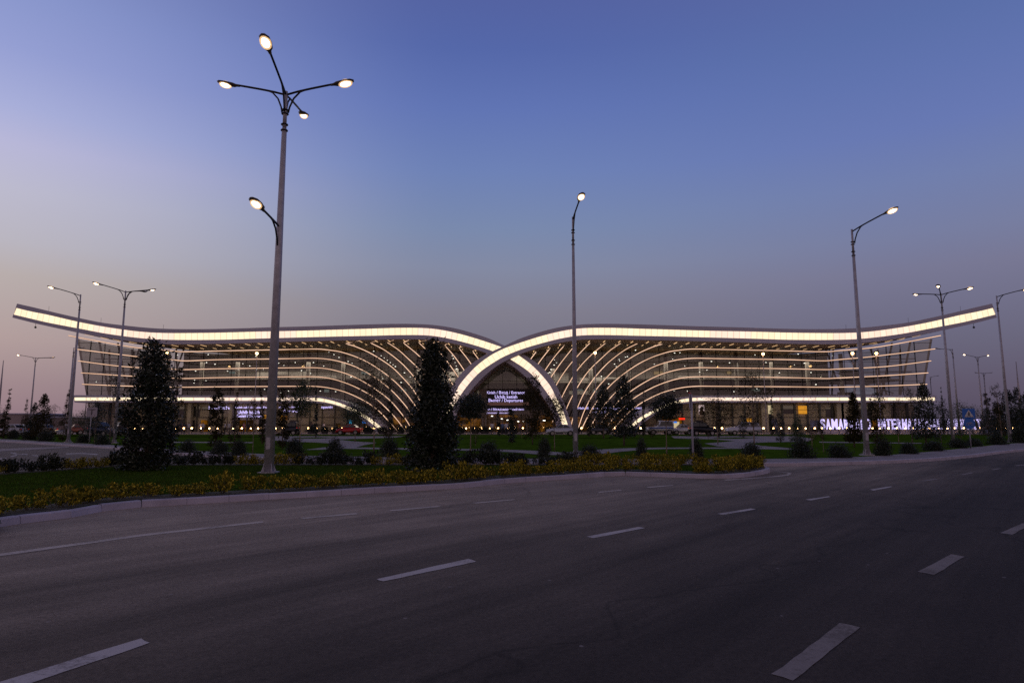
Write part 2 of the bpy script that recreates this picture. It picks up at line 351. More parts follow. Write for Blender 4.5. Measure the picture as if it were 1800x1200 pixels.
def stripmat():
    m = bpy.data.materials.new('light_strip_glow'); m.use_nodes = True; nt = m.node_tree; nt.nodes.clear()
    t = N(nt, 'ShaderNodeTexCoord'); n = N(nt, 'ShaderNodeTexNoise'); n.inputs['Scale'].default_value = .22; n.inputs['Detail'].default_value = 4; nt.links.new(t.outputs['Object'], n.inputs[0])
    e = N(nt, 'ShaderNodeEmission'); nt.links.new(mix(nt, n.outputs[0], (1, .56, .34), (1, .66, .48)), e.inputs[0])
    nt.links.new(M(nt, 'ADD', .55, M(nt, 'MULTIPLY', n.outputs[0], 1.0)), e.inputs[1])
    o = N(nt, 'ShaderNodeOutputMaterial'); nt.links.new(e.outputs[0], o.inputs[0]); return m
MT['strip'] = stripmat()

# ------------------------------------------------------------------ ground
def poly(name, pts, mats, z0=None, parent=None):
    """flat polygon; with z0 its sides go down to z0"""
    bm = bmesh.new(); vs = [bm.verts.new(p) for p in pts]; f = bm.faces.new(vs)
    f.normal_update()
    if f.normal.z < 0: f.normal_flip()
    if z0 is not None:
        lo = [bm.verts.new((p[0], p[1], z0)) for p in pts]
        n = len(pts)
        for i in range(n): bm.faces.new((vs[i], vs[(i+1) % n], lo[(i+1) % n], lo[i]))
    bmesh.ops.triangulate(bm, faces=[f])
    bmesh.ops.recalc_face_normals(bm, faces=bm.faces)
    return obj(name, bm, mats, parent)
def smooth_px(pts, k=6):
    out = []
    n = len(pts)
    for i in range(n-1):
        p0 = pts[max(i-1, 0)]; p1 = pts[i]; p2 = pts[i+1]; p3 = pts[min(i+2, n-1)]
        for j in range(k):
            t = j/k
            out.append(tuple(.5*((2*b)+(-a+c)*t+(2*a-5*b+4*c-d)*t*t+(-a+3*b-3*c+d)*t**3) for a, b, c, d in zip(p0, p1, p2, p3)))
    out.append(pts[-1]); return out
tag(poly('ground', [(-3000, -400, -.06), (3000, -400, -.06), (3000, 4000, -.06), (-3000, 4000, -.06)], MT['soil']), kind='structure')
tag(poly('road', [(-260, -60, 0), (260, -60, 0), (260, 150, 0), (-260, 150, 0)], MT['asphalt']), kind='structure')

LAWN_F = smooth_px([(-260, 762), (0, 771), (100, 776.5), (200, 781.5), (310, 789.5), (450, 796.5), (560, 800.5), (700, 802.5), (850, 804.5), (1000, 805.5), (1200, 806), (1350, 805.5), (1450, 804), (1530, 801), (1630, 793.5), (1720, 784.5), (1800, 777.5), (2060, 764)])
WALK_F = smooth_px([(-260, 764.5), (0, 774.3), (100, 780), (200, 785.5), (310, 795), (450, 803), (560, 807), (700, 809.5), (850, 812), (1000, 813.5), (1200, 814), (1350, 813.3), (1450, 812), (1600, 807), (1700, 799.5), (1800, 788.5), (2060, 770)])
LZ = .13
lf = [G(x, y, LZ) for x, y in LAWN_F]
park = lf + [Vector((lf[-1].x+40, 99, LZ)), Vector((lf[0].x-40, 99, LZ))]
tag(poly('lawn', park, MT['grass'], 0), kind='structure')
wf = [G(x, y, .12) for x, y in WALK_F]
lf2 = [Vector((p.x, p.y+.02, .12)) for p in lf]
tag(poly('pavement', wf + lf2[::-1], MT['paving'], 0), kind='structure')
# kerb along the pavement
def kerb_strip(name, line, wid, h, z0, label=None, closed=False, joint=1.0):
    """kerb stones following a line of ground points; joints are small gaps"""
    bm = bmesh.new()
    pts = [Vector((p[0], p[1], 0)) for p in line]
    # resample
    L = [0]
    for a, b in zip(pts[:-1], pts[1:]): L.append(L[-1]+(b-a).length)
    def at(s):
        s = max(0, min(L[-1], s))
        for i in range(len(L)-1):
            if s <= L[i+1]: return pts[i].lerp(pts[i+1], (s-L[i])/max(1e-6, L[i+1]-L[i]))
        return pts[-1]
    n = int(L[-1]/joint); rnd = random.Random(5)
    for i in range(n):
        a = at(i*joint+.003); b = at((i+1)*joint-.003); d = (b-a).normalized(); q = Vector((-d.y, d.x, 0))
        hh = h + rnd.uniform(-.004, .004); off = rnd.uniform(-.005, .005)
        a0 = a+q*off; b0 = b+q*off
        pr = [(0, 0), (0.02, hh-.02), (.05, hh), (wid, hh)]
        va = [bm.verts.new((a0+q*x)+Vector((0, 0, z0+zh))) for x, zh in pr] + [bm.verts.new(a0+q*wid+Vector((0, 0, z0)))]
        vb = [bm.verts.new((b0+q*x)+Vector((0, 0, z0+zh))) for x, zh in pr] + [bm.verts.new(b0+q*wid+Vector((0, 0, z0)))]
        for k in range(4): bm.faces.new((va[k], vb[k], vb[k+1], va[k+1]))
        bm.faces.new(va[::-1]); bm.faces.new(vb)
    bmesh.ops.recalc_face_normals(bm, faces=bm.faces)
    return obj(name, bm, MT['kerb'])
tag(kerb_strip('pavement_kerb', [(p.x, p.y-.18) for p in wf], .17, .14, 0), kind='structure')

# paths across the lawn
PZ = LZ+.006
def px_poly(name, pts, m, z): return tag(poly(name, [G(x, y, z) for x, y in pts], m), kind='structure')
px_poly('path', [(480, 766.2), (712, 766.2), (695, 768.6), (640, 770.5), (590, 772), (618, 775), (662, 777.8), (640, 782), (622, 787), (560, 790), (535, 790), (590, 783.5), (594, 780), (560, 777.5), (500, 775.5), (470, 772)], MT['paving'], PZ)
px_poly('path', [(1180, 766.2), (1400, 766.2), (1430, 771), (1420, 775.5), (1350, 777), (1312, 778.5), (1338, 783), (1392, 787.4), (1390, 790), (1300, 788), (1262, 784), (1238, 779), (1292, 775), (1255, 771.8), (1185, 770)], MT['paving'], PZ)
px_poly('lawn_wedge', [(512, 768.9), (560, 768.2), (592, 769), (560, 770.4), (520, 770.3)], MT['grass'], PZ+.006)
px_poly('lawn_wedge', [(1250, 769.2), (1290, 768.4), (1335, 769), (1300, 770.8), (1262, 770.6)], MT['grass'], PZ+.006)
px_poly('path', [(300, 776), (445, 776.6), (445, 778.2), (300, 777.6)], MT['paving'], PZ)
px_poly('path', [(1440, 775.8), (1510, 776.6), (1620, 778), (1620, 779.4), (1510, 778.2), (1440, 777.4)], MT['paving'], PZ)
cl = smooth_px([(615, 787), (720, 788.5), (850, 790.5), (930, 793.5), (985, 797.5), (1030, 795.5), (1060, 792.5), (1110, 788.8), (1180, 787.3), (1310, 787)], 5)
cp = [G(x, y, PZ+.004) for x, y in cl]
a_, b_ = [], []
for i, p in enumerate(cp):
    d = (cp[min(i+1, len(cp)-1)]-cp[max(i-1, 0)]).normalized(); q = Vector((-d.y, d.x, 0))
    a_.append(p+q*1.1); b_.append(p-q*1.1)
tag(poly('path', a_+b_[::-1], MT['paving']), kind='structure')
# promenade and forecourt in front of the terminal
tag(poly('promenade', [(-150, 99, .2), (150, 99, .2), (150, 185, .2), (-150, 185, .2)], MT['plaza'], 0), kind='structure')

# ------------------------------------------------------------------ the planted island in the road
IS_F = [(-150, 950), (-60, 935), (0, 925), (60, 917.5), (115, 911), (160, 903), (208, 894), (300, 888.5), (350, 885), (450, 879), (565, 872.3), (640, 867.5), (750, 861.3), (820, 857), (900, 848.5), (1000, 841.8), (1070, 836.5), (1090, 835.7), (1150, 837.7), (1250, 841), (1290, 840.3), (1325, 836.5), (1350, 831.5), (1355, 828.5)]
IS_B = [(1351, 826), (1340, 824.5), (1300, 823), (1200, 821.5), (1000, 821.5), (700, 821.5), (450, 821.5), (300, 822), (200, 824), (130, 829), (60, 834), (0, 838), (-150, 850)]
IS_F = smooth_px(IS_F, 5); IS_B = smooth_px([IS_F[-1]]+IS_B, 4)[1:]
isl = [G(x, y, 0) for x, y in IS_F] + [G(x, y, 0) for x, y in IS_B]
tag(kerb_strip('island_kerb', [(p.x, p.y) for p in isl] + [(isl[0].x, isl[0].y)], .16, .13, 0, joint=.8), kind='structure')
def inset(pts, d):
    o = []; n = len(pts)
    for i, p in enumerate(pts):
        t = (pts[(i+1) % n]-pts[i-1]).normalized(); o.append(Vector((p.x - t.y*d, p.y + t.x*d, 0)))
    return o
il = inset(isl, .15)
tag(poly('island_lawn', [Vector((p.x, p.y, .13)) for p in il], MT['grass'], 0), kind='structure')
il2 = inset(isl, .16); soil_in = inset(isl, .95)
bm = bmesh.new(); n_ = len(il2)
for i in range(n_):
    if (il2[i]-il2[(i+1) % n_]).length > 20: continue
    q = [il2[i], il2[(i+1) % n_], soil_in[(i+1) % n_], soil_in[i]]
    try: bm.faces.new([bm.verts.new((v.x, v.y, .14)) for v in q])
    except Exception: pass
bmesh.ops.recalc_face_normals(bm, faces=bm.faces)
tag(obj('planting_bed', bm, MT['soil']), kind='structure')

def inside(p, poly_):
    r = False; n = len(poly_); j = n-1
    for i in range(n):
        a, b = poly_[i], poly_[j]
        if (a.y > p[1]) != (b.y > p[1]) and p[0] < (b.x-a.x)*(p[1]-a.y)/(b.y-a.y)+a.x: r = not r
        j = i
    return r
# grass blades on the island
rnd = random.Random(3); vs, fs = [], []
xs = [p.x for p in soil_in]; ys = [p.y for p in soil_in]
cnt = 0
while cnt < 52000:
    x = rnd.uniform(-19, max(xs)); y = rnd.uniform(min(ys), max(ys))
    if not inside((x, y), soil_in): continue
    cnt += 1
    h = rnd.uniform(.02, .055)*(1.5 if rnd.random() < .04 else 1); a = rnd.uniform(0, 6.28); wd = .012
    dx, dy = math.cos(a)*wd, math.sin(a)*wd; lx, ly = rnd.uniform(-.02, .02), rnd.uniform(-.02, .02)
    i = len(vs); vs += [(x-dx, y-dy, .128), (x+dx, y+dy, .128), (x+lx, y+ly, .13+h)]; fs.append((i, i+1, i+2))
tag(pydata('grass', vs, fs, MT['blade']), 'short mown green grass covering the island lawn', 'grass', kind='stuff')

# ------------------------------------------------------------------ road markings (thin sheets 4 mm above the road)
def marking(quads, m, z=.004):
    for q in quads:
        if len(q) == 4:
            a, b, c2, d = [G(x, y, z) for x, y in q]
            # slightly worn, uneven edge
            rr = random.Random(int(q[0][0]*7)); pts = []
            for s, e in ((a, b), (b, c2), (c2, d), (d, a)):
                k = max(2, int((e-s).length/.18))
                for i in range(k): pts.append(s.lerp(e, i/k)+Vector((rr.uniform(-.008, .008), rr.uniform(-.008, .008), 0)))
        else: pts = [G(x, y, z) for x, y in q]
        tag(poly('road_marking', pts, m), kind='structure')
marking([[(-70, 1219), (247, 1121), (264, 1129), (-10, 1221)],
 [(661.8, 1017), (675, 1021), (838, 986), (823, 981.5)],
 [(1030, 942.5), (1043.7, 945), (1133.7, 927.5), (1122.5, 925.5)],
 [(1260, 902.5), (1271, 904.2), (1328.7, 894.7), (1320, 893)],
 [(1415.5, 877.5), (1425, 878.9), (1460, 872.7), (1456, 871.7)],
 [(1528.7, 860), (1536, 861.6), (1570, 855), (1565, 854.2)]], MT['paint'])
marking([[(1617.5, 844.5), (1625, 845.7), (1650, 841.7), (1645, 840.6)],
 [(1688.7, 833.5), (1695, 834.3), (1712, 830.7), (1707, 829.9)],
 [(1741, 825), (1747, 825.8), (1760, 823), (1755, 822.3)],
 [(1782, 817.7), (1788, 818.5), (1812, 816), (1806, 815.2)],
 [(1612.5, 1004), (1642.5, 1010), (1695, 977.5), (1672.5, 973.5)],
 [(1757.5, 936), (1780, 939), (1812, 920), (1797, 919)],
 [(1357.5, 1184), (1395, 1195), (1511, 1101.5), (1475, 1093.5)]], MT['paint_worn'])
marking([[(-90, 986), (-20, 975), (250, 938.3), (450, 916.6), (462, 915.6), (463, 917.8), (250, 941.8), (-20, 979.5), (-90, 991)],
 [(527.5, 909.5), (532.5, 911.6), (629.5, 903), (625, 900.9)],
 [(682.5, 896.2), (687.5, 897.7), (775, 890), (770, 888.4)],
 [(830, 883), (836, 884.3), (900, 878.7), (907, 876.6)],
 [(1050, 864.3), (1054, 865.3), (1094, 861.4), (1090, 860.4)],
 [(1136, 855.5), (1140, 856.7), (1185, 853), (1180, 851.9)],
 [(1270, 842.8), (1350, 837.6), (1380, 834), (1386, 832), (1382, 830.3), (1366, 828.6), (1366, 827.9), (1388, 830.3), (1392, 832), (1386, 835), (1352, 838.8), (1276, 844)]], MT['paint_edge'])
marking([[(20, 797.4), (27, 798.2), (50, 799.3), (44, 798.2)], [(54, 799), (61, 800.8), (68, 801.6), (66, 800)], [(75, 801.6), (80, 802.7), (90, 804), (88, 802.6)],
 [(95, 804.8), (100, 806), (110, 807), (107, 805.6)], [(116, 806.6), (121, 807.8), (130, 809), (129, 807.8)], [(38, 797.2), (40, 798.4), (50, 799), (47, 797.6)],
 [(115, 796.6), (116, 798), (143, 797), (144, 795.6)], [(143, 795.7), (143, 797), (170, 799), (173, 797.6)], [(0, 805), (0, 807), (10, 805.6), (12, 804.3)],
 [(18, 794.6), (19, 796), (30, 797.5), (29, 796)], [(18, 801.6), (20, 802.8), (31, 799.7), (29, 799)]], MT['paint'])
marking([[(-60, 789), (0, 788.6), (60, 786.4), (120, 784.6), (122, 786), (60, 789.8), (0, 792.6), (-60, 794)]], MT['plaza'], .006)
marking([[(1352, 813.9), (1450, 812.8), (1600, 808), (1700, 800.7), (1800, 789.6), (1800, 791), (1700, 801.9), (1600, 809), (1450, 813.7), (1352, 814.8)]], MT['paint_edge'], .005)

# ------------------------------------------------------------------ vegetation
def leaves(pts, size, rnd, upright=0.0):
    vs, fs = [], []
    for (p, s) in pts:
        L = size*s*rnd.uniform(.7, 1.3); W = L*rnd.uniform(.38, .55)
        a = rnd.uniform(0, 6.283); e = rnd.uniform(-.6, 1.1) if not upright else rnd.uniform(.3, 1.4)
        d = Vector((math.cos(a)*math.cos(e), math.sin(a)*math.cos(e), math.sin(e)))
        q = d.cross(Vector((rnd.uniform(-1, 1), rnd.uniform(-1, 1), rnd.uniform(-1, 1)))).normalized()
        i = len(vs); nn = d.cross(q)*W*.25
        vs += [p, p+d*L*.5+q*W*.5+nn, p+d*L, p+d*L*.5-q*W*.5+nn]
        fs.append((i, i+1, i+2)); fs.append((i, i+2, i+3))
    return vs, fs
def tabl(t, tb):
    for (a, va), (b, vb) in zip(tb[:-1], tb[1:]):
        if a <= t <= b: return va+(vb-va)*(t-a)/(b-a)
    return tb[-1][1]
def prof(kind, t):
    if kind == 'magnolia': return max(.02, (1-t**2.3)*.78 + .22*(1-t)) if t < .97 else .22
    if kind == 'cone': return max(.03, (1-t)**.75)*(1 if t > .1 else .75+2.5*t)
    if kind == 'column': return max(.05, math.sin(math.pi*min(1, t*.86+.14))**.45)
    if kind == 'spire': return tabl(t, ((0, .6), (.12, .95), (.3, 1), (.45, .8), (.6, .5), (.75, .28), (.9, .16), (1, .1)))
    if kind in ('ball', 'round', 'airy', 'mound'): return math.sqrt(max(0, 1-(2*t-1)**2)) if kind != 'mound' else math.sqrt(max(0, 1-t*t))
    return 1
def crown(kind, h, wd, n, leaf, seed, hollow=.0):
    """leaf points: clumps spread through the crown volume, denser on the outside"""
    r = random.Random(seed); pts = []
    nc = max(12, n//22)
    cl = []
    lobes = [(r.uniform(0, 6.28), r.uniform(0, 1), r.uniform(-.22, .2)) for _ in range(7)]
    while len(cl) < nc:
        t = r.random(); pr = prof(kind, t)
        if r.random() > pr*.9+.12: continue
        a = r.uniform(0, 6.283); rad = pr*(r.random()**(.42 if kind != 'airy' else .55))
        k = 1
        for la, lt, lv in lobes: k += lv*math.exp(-((t-lt)/.16)**2)*max(0, math.cos(a-la))
        rad *= k
        cl.append(Vector((math.cos(a)*rad*wd/2, math.sin(a)*rad*wd/2, t*h)))
    cs = .11*wd if kind not in ('spire', 'column') else .1*wd
    cs = max(cs, leaf*.5) if kind != 'spire' else cs
    for i in range(n):
        c0 = cl[r.randrange(nc)]
        p = c0+Vector((r.gauss(0, cs), r.gauss(0, cs), r.gauss(0, cs*.9)))
        if p.z < 0: p.z = r.uniform(0, .1*h)
        if kind in ('magnolia', 'cone', 'spire', 'column'):
            lim = (prof(kind, min(1, max(0, p.z/h)))*wd/2)*r.uniform(.9, 1.1)+(leaf*.4 if kind != 'spire' else 0)
            rr = math.hypot(p.x, p.y)
            if rr > lim: p.x *= lim/rr; p.y *= lim/rr
            if p.z > h*1.0: p.z = h*r.uniform(.8, 1)
        pts.append((p, 1))
    return pts, cl
TREE_CACHE = {}
def tree_meshes(kind, var, crown_frac, aspect, n, leafrel, lm, bm_, trunk_r, bare=False):
    """unit-height tree: returns (trunk mesh, crown mesh). aspect = crown width / total height"""
    key = (kind, var, round(crown_frac, 1), round(aspect, 1), n, leafrel, lm.name)
    if key in TREE_CACHE: return TREE_CACHE[key]
    H = 5.0; ch = H*(1-crown_frac); wd = aspect*H; z0 = H*crown_frac
    seed = hash((kind, var)) & 0xffff if False else (len(kind)*131+var*17+int(aspect*40))
    r = random.Random(seed)
    pts, cl = crown(kind, ch, wd, n, leafrel*H, seed)
    bend = (r.uniform(-.06, .06), r.uniform(-.05, .05))
    def bd(p):
        t = p.z/H; return Vector((p.x+bend[0]*H*t*t, p.y, p.z))
    pts = [(bd(p+Vector((0, 0, z0))), s) for p, s in pts]
    v, f = leaves(pts, leafrel*H, r)
    me = bpy.data.meshes.new('crown'); me.from_pydata([tuple(x) for x in v], [], f); me.materials.append(lm)
    b = bmesh.new(); nseg = 8
    line = [bd(Vector((0, 0, H*.93*i/nseg))) for i in range(nseg+1)]
    tube(b, line, [trunk_r*(1-.85*i/nseg)*(1.25 if i == 0 else 1) for i in range(nseg+1)], 7)
    limbs = 26 if kind == 'airy' else 10
    for i in range(limbs):
        c0 = bd(cl[r.randrange(len(cl))]+Vector((0, 0, z0)))
        zb = max(z0*.85+.05, c0.z - abs(c0.x)*1.1 - abs(c0.y)*1.1 - .1*H*r.random()); zb = min(zb, H*.85)
        s0 = bd(Vector((0, 0, zb)))
        mid = s0.lerp(c0, .5)+Vector((0, 0, -.02*H))
        tube(b, [s0, mid, c0], [trunk_r*.35, trunk_r*.22, trunk_r*.08], 4, False)
    mt = bpy.data.meshes.new('trunk'); b.to_mesh(mt); b.free(); mt.materials.append(bm_)
    TREE_CACHE[key] = (mt, me); return mt, me
KINDS = {  # kind: (n leaves, leaf size / height, leaf material, bark, trunk radius)
 'cone': (2600, .040, 'leaf_dark', 'bark', .07), 'column': (1900, .034, 'leaf_green', 'bark', .05), 'spire': (1700, .022, 'leaf_brown', 'bark', .05),
 'ball': (3800, .036, 'leaf_dark', 'bark_pale', .06), 'airy': (1150, .024, 'leaf_brown', 'bark_pale', .045), 'round': (2100, .036, 'leaf_green', 'bark_pale', .05),
 'cypress': (2600, .03, 'leaf_dark', 'bark', .05)}
def tree(name, px, by, ty, wpx, kind, frac, label, group=None, var=None, lm=None, cat='tree'):
    base = G(px, by, LZ); top = P(px, ty, base.y); H = top.z-LZ; wd = wpx*base.y/F
    if by < 766: base.z = .2; H = top.z-.2
    if var is None: var = int(px) % 2
    asp = round(max(.1, wd/H), 1); kk = 'column' if kind == 'cypress' else kind
    n, lr, lmn, bk, tr = KINDS[kind]
    mt, me = tree_meshes(kk, var, frac, asp, n, lr, MT[lm or lmn], MT[bk], tr)
    rt = empty(name, base, random.Random(px).uniform(-1, 1)); s = H/5.0; sx = s*(wd/H)/asp
    rt.scale = (sx, sx, s)
    link(bpy.data.objects.new('trunk', mt), rt); link(bpy.data.objects.new('crown', me), rt)
    tag(rt, label, cat, group)
    return rt

# two big magnolias on the island, leaves of real size
def big_tree(px, by, ty, wpx, n, seed, label, frac, flat):
    base = G(px, by, .13); top = P(px, ty, base.y); H = top.z-.13; wd = wpx*base.y/F
    r = random.Random(seed); rt = empty('magnolia_tree', base); z0 = H*frac
    pts = []; nc = 520; cl = []
    while len(cl) < nc:
        t = r.random(); pr = flat(t)
        if r.random() > pr*.9+.1: continue
        a = r.uniform(0, 6.283); rad = pr*(r.random()**.4)*r.uniform(.85, 1.12)
        cl.append(Vector((math.cos(a)*rad*wd/2, math.sin(a)*rad*wd/2, z0+t*(H-z0)*.97)))
    for i in range(n):
        c0 = cl[r.randrange(nc)]; s = .11
        p = c0+Vector((r.gauss(0, s), r.gauss(0, s), r.gauss(0, s)))
        p.z = min(max(p.z, .08), H); pts.append((p, 1))
    v, f = leaves(pts, .13, r)
    pydata('crown', v, f, MT['leaf_dark'], rt)
    b = bmesh.new(); tube(b, [(0, 0, 0), (.03, 0, H*.3), (-.02, .02, H*.6), (0, 0, H*.95)], [.11, .09, .05, .015], 9)
    for i in range(60):
        c0 = cl[r.randrange(nc)]; zb = max(.2, c0.z-.6*math.hypot(c0.x, c0.y)); tube(b, [(0, 0, zb), (c0.x*.5, c0.y*.5, (zb+c0.z)/2-.05), c0], [.03, .02, .006], 5, False)
    obj('trunk', b, MT['bark'], rt)
    tag(rt, label, 'tree', 'pair of conical evergreens on the island')
big_tree(257, 827, 597, 91, 8500, 11, 'dark glossy evergreen with blunt top, on the island left of the four-armed lamp post', .02,
         lambda t: tabl(t, ((0, .85), (.12, 1), (.3, .88), (.45, .82), (.64, .7), (.77, .58), (.9, .42), (.98, .22), (1, .1))))
big_tree(760, 829, 596, 87, 11500, 12, 'dark dense evergreen with pointed top, on the island right of the four-armed lamp post', .03,
         lambda t: tabl(t, ((0, .9), (.16, .96), (.34, .9), (.46, .84), (.6, .7), (.73, .55), (.86, .38), (.96, .15), (1, .03))))

# golden and dark shrubs along the island
def shrub_mesh(name, h, wd, n, leaf, lm, seed, up=.7):
    r = random.Random(seed); pts = []
    stems = [(r.uniform(-.32, .32)*wd, r.uniform(-.32, .32)*wd, r.uniform(.55, 1)*h) for _ in range(9)]
    for i in range(n):
        x, y, hh = stems[r.randrange(9)]; t = r.random()**.8
        pts.append((Vector((x*(1+t*.5)+r.gauss(0, .05), y*(1+t*.5)+r.gauss(0, .05), max(.02, t*hh))), .8+.3*r.random()))
    v, f = leaves(pts, leaf, r, 1)
    b = bmesh.new()
    for x, y, hh in stems: tube(b, [(x*.3, y*.3, 0), (x, y, hh*.7)], [.008, .004], 3, False)
    me = bpy.data.meshes.new(name); me.from_pydata([tuple(x) for x in v], [], f); me.materials.append(lm)
    ms = bpy.data.meshes.new('stem'); b.to_mesh(ms); b.free(); ms.materials.append(MT['bark'])
    return me, ms
GS = [shrub_mesh('foliage', .34, .62, 620, .062, MT['leaf_gold'], 20+i) for i in range(4)]
DS = [shrub_mesh('foliage', .40, .55, 480, .085, MT['leaf_dark'], 40+i) for i in range(3)]
def put_shrub(kind, p, s, rnd, label, group):
    me, ms = (GS if kind else DS)[rnd.randrange(4 if kind else 3)]
    o = empty('golden_shrub' if kind else 'dark_shrub', p, rnd.uniform(0, 6.28), (s*rnd.uniform(.95, 1.15), s, s*rnd.uniform(.7, 1.4)))
    link(bpy.data.objects.new('foliage', me), o); link(bpy.data.objects.new('stem', ms), o)
    tag(o, label, 'shrub', group)
rnd = random.Random(8)
def along(pts, step, fn):
    d = 0; 
    for a, b in zip(pts[:-1], pts[1:]):
        L = (b-a).length
        while d < L: fn(a.lerp(b, d/L)); d += step
        d -= L
front = inset(isl, .55)[:len(IS_F)]
along(front, .5, lambda p: put_shrub(1, (p.x+rnd.uniform(-.08, .08), p.y+rnd.uniform(-.12, .12), .14), rnd.uniform(.8, 1.12), rnd, 'low yellow-green shrub in the row along the front kerb of the island', 'golden shrubs along the front kerb of the island'))
back = inset(isl, .5)[len(IS_F):]
def bk(p):
    if p.x < -25: return
    q = p.x*F/p.y+900
    gold = (115 < q < 205) or (415 < q < 530) or (665 < q < 725) or q > 1010 or q < 25
    if gold: put_shrub(1, (p.x+rnd.uniform(-.1, .1), p.y+rnd.uniform(-.15, .15), .14), rnd.uniform(.75, 1), rnd, 'low yellow-green shrub in a patch of the row along the back edge of the island', 'golden shrubs along the back edge of the island')
    else: put_shrub(0, (p.x+rnd.uniform(-.1, .1), p.y+rnd.uniform(-.15, .15), .14), rnd.uniform(.7, 1.1), rnd, 'low dark green shrub in the row along the back edge of the island', 'dark shrubs along the back edge of the island')
along(back, .32, bk)
# scattered bushes on the park lawn
MOUND = []
for i in range(3):
    pts, _ = crown('mound', .9, 1.5, 3200, .07, 70+i); v, f = leaves(pts, .11, random.Random(i))
    me = bpy.data.meshes.new('foliage'); me.from_pydata([tuple(x) for x in v], [], f); me.materials.append(MT['leaf_dark']); MOUND.append(me)
def bush(px, by, wpx, hpx, label, group=None):
    p = G(px, by, LZ); wd = wpx*.86*p.y/F; h = hpx*p.y/F
    o = empty('round_bush', p, px, (wd/1.5, wd/1.5, h/.9)); link(bpy.data.objects.new('foliage', MOUND[int(px) % 3]), o)
    b = bmesh.new(); tube(b, [(0, 0, 0), (0, 0, .3)], [.04, .02], 5)
    obj('stem', b, MT['bark'], o); tag(o, label, 'bush', group)
BUSH = [(330, 795, 30, 18, 'dark bush on the lawn just right of the blunt-topped evergreen'), (386, 798, 32, 18, 'dark bush in front of the brown spindly tree left of the tall lamp post'),
 (421, 800, 28, 22, 'dark bush between the spire tree and the four-armed lamp post'), (517, 801, 36, 26, 'dark bush just right of the four-armed lamp post'),
 (588, 802, 34, 26, 'rounded dark bush in front of the zigzag path'), (684, 802, 36, 26, 'two-humped dark bush left of the pointed evergreen'),
 (860, 804, 38, 24, 'wide dark bush on the lawn below the entrance screen'), (957, 805, 26, 30, 'narrow dark bush left of the middle lamp post'),
 (1037, 805.5, 38, 20, 'wide low dark bush right of the middle lamp post'), (1128, 806, 22, 30, 'small pointed dark bush between the middle lamp post and the edge-on road sign'),
 (1224, 806, 26, 30, 'dark bush directly behind the edge-on road sign'), (1320, 805, 38, 22, 'spiky dark bush in front of the tall airy tree'),
 (1410, 804, 44, 26, 'dark bush by the lawn edge left of the staked sapling'), (1475, 803.5, 40, 20, 'low dark bush left of the right single-arm lamp post'),
 (1553, 800, 30, 24, 'dark bush right beside the foot of the right single-arm lamp post'), (1597, 797, 32, 16, 'dark bush on the pavement edge right of the lamp post foot'),
 (1640, 792, 34, 15, 'low dark bush under the layered magnolia'), (1684, 787, 32, 14, 'dark bush at the foot of the three-armed lamp post'),
 (1712, 784, 28, 12, 'dark bush in front of the blue road signs'), (1752, 781, 32, 16, 'dark bush left of the rightmost lamp post foot'), (1792, 778, 30, 24, 'dark bush right of the rightmost lamp post foot'),
 (22, 771, 20, 14, 'dark bush at the far left lawn edge'), (50, 773, 22, 15, 'dark bush between the two far left spire trees'), (80, 775, 26, 15, 'dark bush under the far left conical tree'),
 (146, 778, 22, 13, 'dark bush left of the white sign back'), (180, 781, 26, 14, 'dark bush right of the white sign back'), (246, 787, 30, 20, 'dark bush half hidden by the blunt-topped evergreen')]
for b in BUSH: bush(*b)

